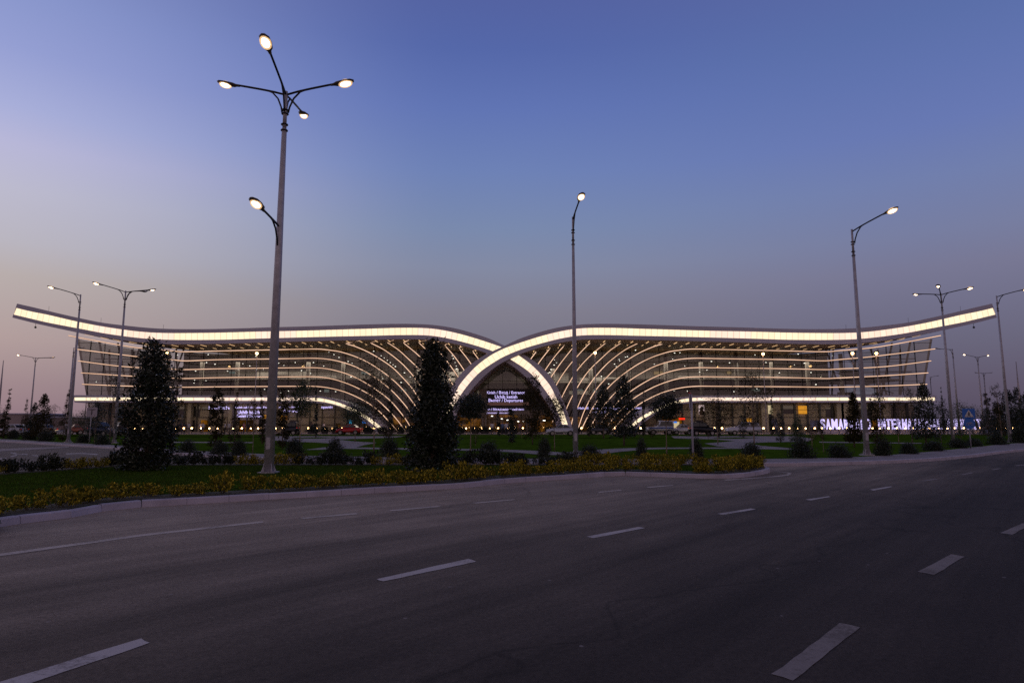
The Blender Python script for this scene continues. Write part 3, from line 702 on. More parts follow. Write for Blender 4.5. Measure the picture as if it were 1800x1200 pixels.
TR = [  # px, base y, top y, width px, kind, bare trunk fraction, label, leaf override
 (6, 771, 682, 13, 'spire', .03, 'thin spire tree at the far left edge, just right of the flag mast', None),
 (41, 770, 699, 13, 'spire', .03, 'short spire tree near the left edge, second from the left', None),
 (56, 766, 707, 22, 'cone', .05, 'small dark tree behind the far left conical tree', None),
 (72, 773, 693, 36, 'cone', .05, 'broad brownish conical tree near the far two-armed lamp post', 'leaf_brown'),
 (92, 769, 712, 24, 'airy', .2, 'thin bare-looking tree right of the far left conical tree', None),
 (110, 775, 684, 17, 'spire', .02, 'spire tree with crooked bare top left of the leaning lamp post', None),
 (166, 778, 706, 36, 'round', .05, 'dense dark rounded tree behind the white sign back', 'leaf_dark'),
 (192, 780, 664, 30, 'airy', .1, 'tall loose dark tree left of the blunt-topped evergreen', 'leaf_dark'),
 (302, 788, 640, 18, 'airy', .1, 'slim tree peeping out on the right of the blunt-topped evergreen', None),
 (378, 790, 682, 26, 'column', .05, 'brown-green feathery tree between the evergreen and the tall lamp post', 'leaf_brown'),
 (411, 794, 684, 20, 'spire', .02, 'dark spire tree left of the staked slender tree', None),
 (444, 796, 700, 16, 'airy', .35, 'slender staked sapling left of the four-armed lamp post', None),
 (461, 780, 684, 12, 'spire', .02, 'thin spire tree touching the left side of the tall lamp post', None),
 (496, 789, 683, 20, 'column', .03, 'dark columnar tree right behind the four-armed lamp post', 'leaf_brown'),
 (527, 777, 674, 38, 'round', .42, 'round-crowned tree with clear trunk left of the thin spire before the canopy', None),
 (555, 768, 679, 9, 'spire', .02, 'thin dark spire tree crossing the left canopy light', 'leaf_dark'),
 (624, 776, 709, 46, 'ball', .45, 'small round-headed tree above the red car', 'leaf_green'),
 (657, 796, 632, 60, 'airy', .3, 'tall airy bare-branched tree in front of the left light strips', None),
 (687, 767, 656, 10, 'spire', .02, 'thin dark spire tree beside the left airy tree', 'leaf_dark'),
 (682, 781, 738, 26, 'round', .2, 'small bushy tree at the foot of the left canopy light', 'leaf_brown'),
 (827, 798, 697, 50, 'ball', .62, 'round-headed tree on a thin stem left of the entrance screen', None),
 (836, 784, 740, 16, 'airy', .1, 'small brown sapling behind the stem of the round-headed tree', None),
 (877, 767, 722, 8, 'cypress', .03, 'small narrow cypress under the entrance screen, left of a taller one', None),
 (900, 779, 714, 15, 'cypress', .03, 'narrow cypress under the right half of the entrance screen', None),
 (917, 770, 722, 26, 'airy', .2, 'little airy tree between two cypresses right of the entrance', None),
 (936, 781, 656, 34, 'column', .06, 'tall dark columnar tree beside the entrance screen', 'leaf_brown'),
 (975, 792, 700, 52, 'round', .45, 'loose round tree with pale trunk at the foot of the right arch', 'leaf_brown'),
 (1036, 767, 687, 9, 'spire', .02, 'thin dark spire tree just right of the middle lamp post', 'leaf_dark'),
 (1061, 770, 677, 44, 'cone', .2, 'dark conical tree with short trunk right of the thin spire', None),
 (1097, 783, 660, 58, 'cone', .12, 'larger dark conical tree with brown lower stems in front of the right light strips', None),
 (1132, 767, 687, 7, 'spire', .02, 'thin dark spire tree left of the blue and white jeep', 'leaf_dark'),
 (1145, 770, 752, 14, 'round', .1, 'very small brown sapling in front of the blue and white jeep', 'leaf_brown'),
 (1172, 799, 697, 50, 'ball', .6, 'dense round-headed tree on a thin pale stem left of the edge-on sign', None),
 (1245, 772, 752, 10, 'airy', .1, 'tiny sapling in front of the black car', None),
 (1262, 781, 702, 66, 'round', .4, 'spreading tree in front of the portrait poster', 'leaf_brown'),
 (1264, 769, 688, 8, 'spire', .02, 'thin spire tree behind the spreading tree by the portrait poster', 'leaf_dark'),
 (1306, 769, 727, 14, 'cypress', .02, 'narrow cypress in front of the white crossover car', None),
 (1326, 786, 652, 58, 'airy', .3, 'tall airy bare-branched tree in front of the right wing', None),
 (1358, 766, 682, 7, 'spire', .02, 'thin leaning dark spire tree beside the cream board', 'leaf_dark'),
 (1372, 777, 722, 16, 'cypress', .02, 'narrow grey-green cypress left of the yellow board', None),
 (1402, 778, 728, 28, 'cone', .05, 'bushy conical tree under the yellow board', 'leaf_green'),
 (1428, 788, 704, 38, 'airy', .15, 'brown airy tree just left of the glowing letters', None),
 (1448, 796, 738, 12, 'airy', .3, 'staked sapling in front of the first glowing letters', None),
 (1502, 786, 690, 30, 'cone', .1, 'dark tree left of the right single-arm lamp post', 'leaf_brown'),
 (1543, 790, 690, 32, 'column', .1, 'dark bulky tree right behind the right single-arm lamp post', 'leaf_brown'),
 (1580, 780, 700, 30, 'airy', .2, 'thin brown tree over the middle of the glowing letters', None),
 (1604, 778, 685, 26, 'airy', .15, 'thin brown tree left of the layered magnolia', None),
 (1628, 780, 674, 48, 'cone', .08, 'large layered dark magnolia in front of the right end of the terminal', None),
 (1655, 779, 706, 34, 'round', .05, 'dense dark tree left of the three-armed lamp post', 'leaf_dark'),
 (1660, 764, 679, 6, 'spire', .02, 'thin dark spire rising behind the dense tree near the three-armed lamp post', 'leaf_dark'),
]
for t in TR: tree('round_tree' if t[4] in ('ball', 'round') else 'spire_tree' if t[4] == 'spire' else 'cypress_tree' if t[4] == 'cypress' else 'conical_tree' if t[4] == 'cone' else 'columnar_tree' if t[4] == 'column' else 'airy_tree', *t[:7], lm=t[7])
FAR = [(1690, 770, 708, 40, 'round'), (1712, 766, 712, 44, 'round'), (1738, 769, 716, 40, 'cone'), (1741, 766, 690, 10, 'airy'), (1757, 771, 706, 30, 'cone'), (1778, 773, 686, 46, 'cone'), (1793, 768, 712, 30, 'round'), (1799, 771, 680, 14, 'cypress'), (1810, 772, 690, 40, 'cone'), (1762, 774, 674, 20, 'airy')]
FL = ['dense dark tree just right of the three-armed lamp post', 'broad flat-topped green tree behind the blue crossing sign', 'brownish tree right of the blue road signs', 'bare thin tree sticking up over the brownish tree right of the signs', 'dark conical tree left of the rightmost lamp post', 'large dark tree behind the rightmost lamp post', 'low dark tree right of the rightmost lamp post', 'narrow dark tree at the right edge', 'dark tree cut off by the right edge', 'crooked thin tree left of the rightmost lamp post top']
for t, l in zip(FAR, FL): tree('background_tree', *t, .06, l, lm='leaf_dark' if t[4] == 'cone' else None)

# ------------------------------------------------------------------ lamp posts
def lamp_head_parts(arm, tip, d):
    """luminaire at the end of an arm pointing along horizontal unit d"""
    q = Vector((-d.y, d.x, 0)); up = Vector((0, 0, 1)); tilt = (d+up*.22).normalized(); n = q.cross(tilt)
    b = bmesh.new(); rings = []
    st = [(-.16, .045, .045), (-.05, .06, .055), (.05, .13, .07), (.3, .17, .075), (.52, .15, .06), (.62, .06, .03)]
    for s, wv, hv in st:
        c0 = tip+tilt*s
        rings.append([b.verts.new(c0+q*wv*math.cos(a)+n*(hv*math.sin(a)*(1 if math.sin(a) > 0 else .45))*-1*-1) for a in [k*math.pi/5 for k in range(10)]])
    for r0, r1 in zip(rings[:-1], rings[1:]):
        for k in range(10): b.faces.new((r0[k], r0[(k+1) % 10], r1[(k+1) % 10], r1[k]))
    b.faces.new(rings[0]); b.faces.new(rings[-1][::-1]); bmesh.ops.recalc_face_normals(b, faces=b.faces)
    obj('lamp_housing', b, MT['lamp_body'], arm, True)
    return tilt, q, n
def arm(parent, base_z, h, d, L, rise, lit=True, glow_r=1.0, tr=.035):
    """curved arm with brace; base at pole axis"""
    up = Vector((0, 0, 1))
    s = up*base_z
    b = bmesh.new()
    pts = [s+d*(L*t)+up*(rise*(t**.85)) for t in (0, .25, .5, .75, 1)]
    tube(b, pts, tr, 7)
    br = [s+d*.1-up*.62, s+d*.14-up*.42, s+d*.26-up*.12, s+d*.46+up*(rise*(.46/L)**.85-.03), s+d*.62+up*(rise*(.62/L)**.85)]
    tube(b, br, tr*.85, 6)
    a = obj('arm', b, MT['dark_metal'], parent)
    tilt, q, n = lamp_head_parts(a, pts[-1], d)
    if lit:
        g = bmesh.new(); m = Matrix.Translation(pts[-1]+tilt*.34+Vector((0, 0, -.05)))
        rot = Matrix((( tilt.x, q.x, n.x, 0), (tilt.y, q.y, n.y, 0), (tilt.z, q.z, n.z, 0), (0, 0, 0, 1)))
        r_ = bmesh.ops.create_uvsphere(g, u_segments=16, v_segments=10, radius=1, matrix=m @ rot @ Matrix.Diagonal((.165*glow_r, .10*glow_r, .085*glow_r, 1)))
        obj('bulb', g, MT['glow'], a, True)
        g = bmesh.new(); bmesh.ops.create_uvsphere(g, u_segments=16, v_segments=10, radius=1, matrix=m @ rot @ Matrix.Diagonal((.22*glow_r, .145*glow_r, .12*glow_r, 1)))
        obj('lamp_glass', g, MT['bowl'], a, True)
    else:
        g = bmesh.new(); bmesh.ops.create_uvsphere(g, u_segments=12, v_segments=8, radius=1, matrix=Matrix.Translation(pts[-1]+tilt*.3+Vector((0, 0, -.04))) @ Matrix.Diagonal((.2, .2, .08, 1)))
        obj('lamp_glass', g, MT['sign_white'], a, True)
    return a
def lamp_post(base, topz, arms, label, r0=.14, low=None, group='street lamp posts'):
    rt = empty('street_lamp', base); H = topz-base[2]
    b = bmesh.new(); tube(b, [(0, 0, .02), (0, 0, H*.5), (0, 0, H-1.3)], [r0, r0*.78, r0*.52], 12)
    tube(b, [(0, 0, H-1.3), (0, 0, H)], [r0*.45, r0*.4], 8)
    obj('pole', b, MT['pole'], rt)
    b = bmesh.new(); box(b, (0, 0, .02), (.5, .5, .04))
    for k in range(4):
        a = k*math.pi/2+.78
        m = Matrix.Rotation(a, 4, 'Z')
        vs = [b.verts.new(m @ Vector(p)) for p in ((r0*.9, -.01, .04), (r0+.08, -.01, .04), (r0*.9, -.01, .32), (r0*.9, .01, .04), (r0+.08, .01, .04), (r0*.9, .01, .32))]
        b.faces.new(vs[:3]); b.faces.new(vs[3:][::-1]); b.faces.new((vs[1], vs[4], vs[5], vs[2]))
        tube(b, [m @ Vector((r0+.1, .08, .04)), m @ Vector((r0+.1, .08, .1))], .014, 6)
    obj('base_plate', b, MT['pole'], rt)
    for z in (H-.65, H-.78, H-1.15, H-1.35):
        b = bmesh.new(); tube(b, [(0, 0, z-.015), (0, 0, z+.015)], [r0*.75]*2, 10); obj('clamp', b, MT['dark_metal'], rt)
    for (ang, L, rise, lit, *g) in arms:
        arm(rt, H-.12, H, Vector((math.cos(R(ang)), math.sin(R(ang)), 0)), L, rise, lit, g[0] if g else 1)
    if low:
        for (z, ang, L, rise, *g) in low: arm(rt, z, H, Vector((math.cos(R(ang)), math.sin(R(ang)), 0)), L, rise, True, g[0] if g else 1)
    b = bmesh.new(); box(b, (0, -r0*.93, .9), (.12, .02, .35)); obj('hatch', b, MT['pole'], rt)
    tag(rt, label, 'street lamp', group)
    return rt
# angle convention: 0 = to the right, 90 = away, 270 = towards the camera
gA = G(472, 831, .13)
lamp_post((gA.x, gA.y, .13), 12.5, [(176, 1.75, .42, True), (2, 1.6, .42, True, 1.08), (274, 1.95, .42, True, 1.15), (94, 2.0, .42, True)],
          'tallest lamp post with four lit arms and one lower arm, standing on the island', .155, [(7.75, 262, 1.15, .25, 1.05)])
g = G(1012, 803, LZ); lamp_post((g.x, g.y, LZ), 11.45, [(278, 1.35, .5, True, 1.1)], 'single-arm lit lamp post in the middle, its arm pointing towards the viewer', .12)
g = G(1524, 800, LZ); lamp_post((g.x, g.y, LZ), 11.35, [(302, 1.7, .5, True, 1.15)], 'single-arm lit lamp post right of the tall one, standing before the glowing letters', .13)
g = G(1676, 780, LZ); lamp_post((g.x, g.y, LZ), 11.86, [(118, 1.6, .35, True, .8), (230, .9, .45, True, .8), (346, 1.7, .4, True, 1)], 'three-armed lit lamp post left of the blue crossing sign', .13)
g = G(1776, 777, LZ); lamp_post((g.x, g.y, LZ), 12.65, [(335, 1.75, .45, True, 1)], 'rightmost single-arm lit lamp post, its lamp at the right edge', .13)
g = G(120, 777, LZ); lamp_post((g.x, g.y, LZ), 12.75, [(217, 1.8, .45, True, 1)], 'leaning-looking single-arm lit lamp post over the left roof tip', .13)
def by_top(px, py, H, z=.13):
    d = ray(px, py); t = (H-HC)/d.z; return (d.x*t, d.y*t, z)
lamp_post(by_top(221, 511, 12.5), 12.5, [(218, 1.75, .42, True), (20, 1.6, .3, True, .8), (75, 1.6, .42, False)], 'three-armed lamp post with one unlit arm, left of the blunt-topped evergreen', .13)
lamp_post(by_top(63, 628, 12.5), 12.5, [(200, 2.1, .4, True, 1), (60, 2.2, .3, True, 1), (12, 2.2, .1, False)], 'distant lamp post with two lit arms at the far left', .14)
lamp_post(by_top(130, 611, 12.5), 12.5, [(15, .8, .1, False)], 'distant unlit lamp post just left of the terminal glass', .16)
lamp_post(by_top(1718, 627, 12.5), 12.5, [(190, 2.1, .4, True, 1), (20, 2.2, .4, True, 1)], 'distant lamp post with two lit arms at the right', .15)
lamp_post(by_top(1729, 655, 12.5), 12.5, [(180, 1.3, .1, False), (0, 1.3, .1, False)], 'most distant T-shaped unlit lamp post at the right', .18)
lamp_post(by_top(1674, 613, 12.5), 12.5, [(185, 2.0, .1, False)], 'distant unlit single-arm lamp post right of the terminal', .15)
lamp_post(by_top(1635, 662, 12.5), 12.5, [(20, 2.2, .4, False)], 'distant unlit lamp post low beside the right end of the terminal', .17)
for px, ty, by, nm in ((6, 634, 768, 'slim bare mast at the far left edge'), (1786, 636, 768, 'slim lattice-like mast near the right edge')):
    Yd = 120; top = P(px, ty, Yd); o = empty('mast', (top.x, Yd, .1)); b = bmesh.new()
    tube(b, [(0, 0, 0), (0, 0, top.z*.6), (0, 0, top.z)], [.22, .15, .05], 8); obj('pole', b, MT['pole'], o)
    b = bmesh.new(); tube(b, [(0, 0, 0), (0, 0, .3)], [.4, .4], 10); obj('footing', b, MT['kerb'], o); tag(o, nm, 'mast')
# slim lamp posts on the promenade right before the facade
for px, py, nm in ((294, 621, 'slim forecourt lamp left, beside the blunt-topped evergreen'), (452, 621, 'slim forecourt lamp left of the four-armed lamp post'), (1046, 620, 'slim forecourt lamp right of the middle lamp post'), (1341, 622, 'slim forecourt lamp beside the tall airy tree of the right wing'), (1498, 621, 'slim forecourt lamp just left of the right single-arm post'), (1540, 621, 'rightmost slim forecourt lamp')):
    t = P(px, py, 117); o = empty('forecourt_lamp', (t.x, 117, .2)); h = t.z-.2
    b = bmesh.new(); tube(b, [(0, 0, 0), (0, 0, h)], [.09, .05], 8); obj('pole', b, MT['pole'], o)
    b = bmesh.new(); ball(b, (0, -.1, h), .24, 12); obj('lamp_glass', b, MT['glow_small'], o)
    b = bmesh.new(); tube(b, [(0, 0, h+.18), (0, 0, h+.3)], [.26, .1], 10); obj('lamp_cap', b, MT['dark_metal'], o)
    tag(o, nm, 'street lamp', 'slim lamps before the facade')

# ------------------------------------------------------------------ terminal
AX = 887.0
term = empty('airport_terminal', (0, 0, 0))
tag(term, 'long glass airport terminal with two crossing swept roofs outlined by backlit bands', 'terminal')
T_ = [(30, 533.5), (63, 541), (100, 550), (140, 559), (180, 567), (220, 572), (260, 576), (300, 578), (360, 578.3), (420, 577), (480, 575), (540, 573.5), (600, 571.5), (650, 570), (700, 569), (740, 569.6), (770, 572), (800, 577), (830, 585), (860, 595), (885, 606.5), (905, 615.5), (922.5, 624), (938, 634), (950, 643), (966.7, 660), (980, 681), (989, 702), (998, 725), (1006, 750), (1009, 762.5)]
A_ = [(28, 541), (55, 547.5), (83, 553), (142, 566.5), (195, 576), (250, 583), (300, 585.2), (383, 584.5), (450, 582.7), (533, 581), (600, 579), (650, 577.5), (703, 576), (750, 576.7), (783, 581), (817, 589), (850, 599), (882, 610), (900, 618), (914, 626), (933, 640), (950, 656.7), (966.7, 677), (977, 697), (988, 718), (997, 743), (1002, 762.5)]
B_ = [(23.3, 552.5), (55, 560), (83, 566.5), (142, 577.8), (192, 587), (250, 594.3), (300, 597), (383, 597), (450, 595), (533, 592.7), (600, 591), (650, 590), (703, 588.7), (750, 589.2), (783, 593.7), (817, 601.7), (850, 611.3), (870, 618.5), (885, 625), (900, 633), (925, 649.5), (941.7, 665), (958, 685), (971.7, 706), (982, 728), (989, 748), (992, 762.5)]
L_ = [(21.7, 558), (55, 566.5), (83, 573), (130, 583), (166.7, 590), (216.7, 598), (260, 602.5), (300, 604.8), (383, 604), (450, 602), (533, 600), (600, 598), (650, 597), (703, 596), (750, 596.7), (783, 601), (817, 608.3), (850, 618.5), (870, 627), (888, 635.5), (905, 646), (923, 661), (935, 673), (946.7, 687), (958, 703), (966.7, 718), (975, 738), (981, 762.5)]
def resample(pts, n):
    pts = smooth_px(pts, 8); L = [0]
    for a, b in zip(pts[:-1], pts[1:]): L.append(L[-1]+math.hypot(b[0]-a[0], b[1]-a[1]))
    out = []; j = 0
    for i in range(n+1):
        s = L[-1]*i/n
        while j < len(L)-2 and L[j+1] < s: j += 1
        t = (s-L[j])/max(1e-9, L[j+1]-L[j]); a, b = pts[j], pts[j+1]
        out.append((a[0]+(b[0]-a[0])*t, a[1]+(b[1]-a[1])*t))
    return out
def nearest_match(base, dense):
    out = []; j = 0; n = len(dense)
    for i, p in enumerate(base):
        best = min(range(j, min(n, j+60)), key=lambda q: (dense[q][0]-p[0])**2+(dense[q][1]-p[1])**2); j = best; out.append(dense[best])
    out[0] = dense[0]; out[-1] = dense[-1]; return out
def matched(Tc, Ac, Bc, Lc, n):
    A2 = resample(Ac, n); d = [resample(c, n*8) for c in (Tc, Bc, Lc)]
    B2 = nearest_match(A2, d[1]); return [nearest_match(A2, d[0]), A2, B2, nearest_match(B2, d[2])]
NS = 190
def mirror(pts): return [(2*AX-x, y) for x, y in pts]
def strip_mesh(name, a, b, m, parent, uv=False, smooth=True):
    vs = a+b; n = len(a); fs = [(i, i+1, n+i+1, n+i) for i in range(n-1)]
    o = pydata(name, vs, fs, m, parent, smooth)
    if uv:
        L = [0]
        for p, q in zip(a[:-1], a[1:]): L.append(L[-1]+(q-p).length)
        ul = o.data.uv_layers.new(name='UVMap')
        for poly_ in o.data.polygons:
            for li in poly_.loop_indices:
                vi = o.data.loops[li].vertex_index; ul.data[li].uv = (L[vi % n], 0 if vi < n else 1)
    return o
def roof(yf, flip):
    cs = matched(T_, A_, B_, L_, NS)
    if flip: cs = [mirror(c) for c in cs]
    Tp, Ap, Bp, Lp = [[P(x, y, yf) for x, y in c] for c in cs]
    Yb = 130.0
    inner = [((x > 884) if not flip else (x < 2*AX-884)) for x, y in cs[0]]
    vs, fs, mi = [], [], []
    def add(a, b, m):
        i0 = len(vs); vs.extend(a); vs.extend(b); n = len(a)
        for i in range(n-1): fs.append((i0+i, i0+i+1, i0+n+i+1, i0+n+i)); mi.append(m)
    fz = Vector((0, .12, 0))
    add(Tp, Ap, 0); add(Bp, Lp, 0)
    add(Ap, [p+fz for p in Ap], 0); add([p+fz for p in Bp], Bp, 0)
    Tb = [Vector((p.x, Yb if k else 172, p.z)) for p, k in zip(Tp, inner)]
    Lb = [Vector((p.x, Yb, p.z)) for p in Lp]
    add(Tp, Tb, 0); add(Lp, Lb, 1)
    # upper underside, closing the wing behind the facade
    add(Lb, Tb, 1)
    # end cap at the tip
    i0 = len(vs); vs.extend([Tp[0], Lp[0], Lb[0], Tb[0]]); fs.append((i0, i0+1, i0+2, i0+3)); mi.append(0)
    rf = pydata('roof', vs, fs, [MT['grey_clad'], MT['bronze']], term, False, mi)
    strip_mesh('lit_fascia_band', [p+fz for p in Ap], [p+fz for p in Bp], MT['band'], rf, True)
    # soffit lights: short bars running front to back, two rows
    me = None
    lx = [p.x for p in Lp[:150]]; rr = random.Random(4)
    for row, (y0, y1) in enumerate(((121.2, 123.4), (126.2, 127.6))):
        for k in range(29):
            x_px = 145+k*25.6
            if x_px > 866: continue
            i = min(range(NS), key=lambda j: abs((cs[3][j][0] if not flip else 2*AX-cs[3][j][0])-x_px) + (1000 if j > 150 else 0))
            z = Lp[i].z-.05
            j2 = min(i+1, NS); sl = math.atan2(Lp[j2].z-Lp[i].z, Lp[j2].x-Lp[i].x)
            if me is None:
                b = bmesh.new(); box(b, (0, 0, 0), (.12, 2.2, .03)); mesh = bpy.data.meshes.new('soffit_light'); b.to_mesh(mesh); b.free(); mesh.materials.append(MT['dash']); me = mesh
            o = bpy.data.objects.new('soffit_light', me); o.location = (Lp[i].x, (y0+y1)/2, z-.03); o.rotation_euler = (0, -sl, 0); o.scale = (1 if row == 0 else .7, (y1-y0)/2, 1); link(o, rf)
    # camera hanging under the tip
    i = 6; b = bmesh.new(); ball(b, (Lp[i].x, yf+1, Lp[i].z-.75), .2, 10); tube(b, [(Lp[i].x, yf+1, Lp[i].z), (Lp[i].x, yf+1, Lp[i].z-.7)], .03, 5)
    obj('hanging_camera', b, MT['dark_metal'], rf)
    b = bmesh.new()
    for q in (9, 26, 46): tube(b, [(Tp[q].x, yf+1, Tp[q].z), (Tp[q].x, yf+1, Tp[q].z+.9)], .025, 4)
    obj('roof_rod', b, MT['dark_metal'], rf)
    return rf
roof(120.4, False); roof(119.2, True)

# light strips on projecting bronze fins
FY = 125.0
ST = [
 [(120, 589.5), (166.7, 598.5), (217, 607.5), (250, 612), (300, 616.2), (325, 618), (383, 616.7), (450, 615.2), (517, 613.8), (550, 613.2), (565, 613.6), (582, 615.6), (600, 618.6), (625, 626.7), (650, 638.5), (675, 655), (694.7, 671), (710.7, 687.5), (725, 706), (735, 721), (745, 740), (753, 757)],
 [(130, 613), (217, 623.7), (250, 627.5), (300, 631.8), (328, 634), (383, 632), (450, 631), (517, 630), (550, 629.4), (575, 631), (600, 636), (625, 644.5), (650, 657.5), (669, 670), (685, 683), (701, 699), (719, 721), (731, 741), (739, 757)],
 [(137, 634), (217, 644), (300, 648.2), (325, 649.3), (383, 648), (450, 647), (517, 646.2), (550, 646), (575, 648), (600, 653.8), (620, 661), (638.7, 670.5), (661, 684.5), (685, 703), (704, 724.5), (716, 741), (725, 757)],
 [(142, 655), (217, 660), (300, 664), (325, 665), (383, 663.5), (450, 662.6), (517, 662), (550, 662), (575, 664), (600, 670.3), (627, 681), (658.7, 699), (682.7, 720.7), (700, 740), (712, 757)],
 [(144, 675), (217, 678), (300, 680), (325, 680.2), (383, 679.5), (450, 679), (517, 678.6), (550, 678.6), (575, 681), (600, 686.7), (622, 695), (648, 708.7), (667, 723), (685, 742), (699, 757)],
]
VS = [  # soffit start, corner, then down the facade
 [(632, 598.5), (622, 600.2), (608, 604), (625, 609), (650, 620), (675, 635), (693, 648.5), (713, 669), (725, 683), (737, 702), (749, 727), (759, 757)],
 [(664, 597.5), (651, 602.5), (675, 614.5), (700, 633), (716, 648.5), (733, 669), (748, 692), (758, 714), (767, 735), (772, 757)],
 [(692, 597.5), (679, 600.5), (700, 614.5), (716.7, 629.5), (733, 645), (745, 659), (760, 682), (773, 706), (785, 735), (791, 757)],
 [(719, 597), (709, 602.5), (733, 622), (756, 646), (771, 669), (786, 697), (795, 720), (803, 742)],
 [(750, 597.5), (740, 599), (736, 602), (747, 612.5), (770, 638), (787, 661), (802, 687), (812, 706)],
 [(772, 600), (760, 603), (775, 621), (792, 643), (813, 674), (820, 688)],
 [(794, 603), (785, 604), (782, 607), (800, 628), (823, 661), (834, 680)],
 [(822, 609), (810, 609), (807, 612), (821, 629.5), (836, 651), (848, 668)],
 [(838, 615), (833, 615), (831, 617.5), (839, 628), (850, 643), (860, 657)],
]
def fin(pts_px, flip, vtop=0):
    if flip: pts_px = mirror(pts_px)
    head = pts_px[:vtop]; body = smooth_px(pts_px[vtop:], 5)
    pts = []
    if vtop:
        for i, (x, y) in enumerate(head): pts.append(P(x, y, 121.4+(FY-121.4)*i/max(1, vtop)))
    pts += [P(x, y, FY) for x, y in body]
    vs, fs, mi = [], [], []
    h = .07; dpt = .55; n = len(pts)
    for i, p in enumerate(pts):
        d = (pts[min(i+1, n-1)]-pts[max(i-1, 0)]); d.y = 0; d = d.normalized() if d.length > 1e-6 else Vector((1, 0, 0))
        q = Vector((-d.z, 0, d.x))
        if q.z < 0: q = -q
        vs += [p+q*h, p-q*h, p-q*(h+.05)+Vector((0, .02, 0)), p-q*(h+.05)+Vector((0, dpt, 0)), p+q*(h+.03)+Vector((0, dpt, 0)), p+q*(h+.03)+Vector((0, .02, 0))]
    for i in range(n-1):
        a, b = i*6, (i+1)*6
        for k in range(6):
            k2 = (k+1) % 6; fs.append((a+k, b+k, b+k2, a+k2)); mi.append(0 if k == 0 else 1)
    fs.append(tuple(range(6))); mi.append(1); fs.append(tuple((n-1)*6+k for k in range(6))); mi.append(1)
    pydata('light_strip', vs, fs, [MT['strip'], MT['bronze']], term, False, mi)
for fl_ in (False, True):
    for s in ST: fin(s, fl_)
    for s in VS: fin(s, fl_, 1 if len(s) and s[1][1] > 602.4 and s[1][0] in (651, 709, 760) else (1 if s[1][0] == 679 else 2))

# glass envelope
def ltop(x):
    x = min(x, 2*AX-x); c = L_
    if x >= 887: return 636
    for a, b in zip(c[:-1], c[1:]):
        if a[0] <= x <= b[0]: return a[1]+(b[1]-a[1])*(x-a[0])/(b[0]-a[0])
    return c[0][1]
GY = 130.0
def gt(x):   # height of the soffit directly above at the glass plane
    return P(x, ltop(x), 120.4).z
def edge_x(z):  # slanting end of the glass, world x at height z (left side)
    zt = P(135, 586, GY).z; x0 = P(133, 586, GY).x; x1 = P(163, 703, GY).x; z1 = P(163, 703, GY).z
    t = (z-z1)/(zt-z1); return x1+(x0-x1)*max(-.1, min(1.1, t))
axw = P(AX, 600, GY).x
vs, fs = [], []
cols = 120
xs_ = [130+ (2*AX-260)*i/cols for i in range(cols+1)]
zt_l = gt(140)
for i, x in enumerate(xs_):
    zt = gt(x); wx = P(x, 600, GY).x
    if i == 0: vs += [(edge_x(zt), GY, zt), (edge_x(.2), GY, .2)]
    elif i == cols: vs += [(2*axw-edge_x(zt), GY, zt), (2*axw-edge_x(.2), GY, .2)]
    else:
        lim = edge_x(.2); lo = max(wx, lim+.01*i); lo = min(lo, 2*axw-lim-.01*(cols-i)); vs += [(wx, GY, zt), (lo, GY, .2)]
for i in range(cols): fs.append((2*i, 2*i+2, 2*i+3, 2*i+1))
gls = pydata('facade_glass', vs, fs, MT['glass'], term)
b = bmesh.new()
k = 0; x = edge_x(10)
while x < 2*axw-edge_x(10):
    px_ = 900+x*F/GY*.9915
    px_ = 900 + x/(GY)*F*1.0
    zt = gt(max(132, min(2*AX-132, px_)))
    box(b, (x, GY-.06, (zt+.2)/2), (.07 if k % 2 else .12, .1, zt-.2)); x += 1.42*2; k += 1
for z in [2.6+1.9*i for i in range(9)]:
    x0 = edge_x(z)
    # horizontal transoms, cut where the soffit comes lower
    seg = []; X0 = x0
    n = 140; step = (2*(axw-x0))/n; start = None
    for i in range(n+1):
        xx = x0+step*i; okk = gt(max(132, min(2*AX-132, 900+xx/GY*F))) > z+.1
        if okk and start is None: start = xx
        if (not okk or i == n) and start is not None:
            if xx-start > 1: box(b, ((start+xx)/2, GY-.05, z), (xx-start, .06, .06))
            start = None
obj('mullions', b, MT['frame'], term)
# end frames and side glass
for s in (1, -1):
    b = bmesh.new()
    def mx(v): return Vector((v[0] if s == 1 else 2*axw-v[0], v[1], v[2]))
    ztop = gt(134)
    e0, e1 = (edge_x(.2), GY, .2), (edge_x(ztop), GY, ztop)
    for off in (0, 2.4, 4.6): tube(b, [mx((e0[0]+off, GY+.3+off*1.4, e0[2])), mx((e1[0]+off*.9, GY+.3+off*1.4, e1[2]))], .2, 6)
    rr = random.Random(9)
    x0 = edge_x(8)+1.5
    for i in range(7):
        xa = x0+i*2.3
        tube(b, [mx((xa, 134, 6.8)), mx((xa+3.2*(1 if i % 2 else -1)*.6+1, 134, 17))], .17, 6)
        if i % 2: tube(b, [mx((xa-1.5, 134.6, 7+i)), mx((xa+5, 134.6, 9+i))], .12, 6)
    for z in (9.5, 12.3, 15): tube(b, [mx((edge_x(z)+.4, 133.5, z)), mx((edge_x(z)+16, 133.5, z-.3))], .1, 6)
    obj('end_truss', b, MT['frame'], term)
    pydata('side_glass', [mx((e0[0], GY, .2)), mx((e1[0], GY, ztop)), mx((e1[0]+1, 160, ztop)), mx((e0[0]+1, 160, .2))], [(0, 1, 2, 3)], MT['glass'], term)
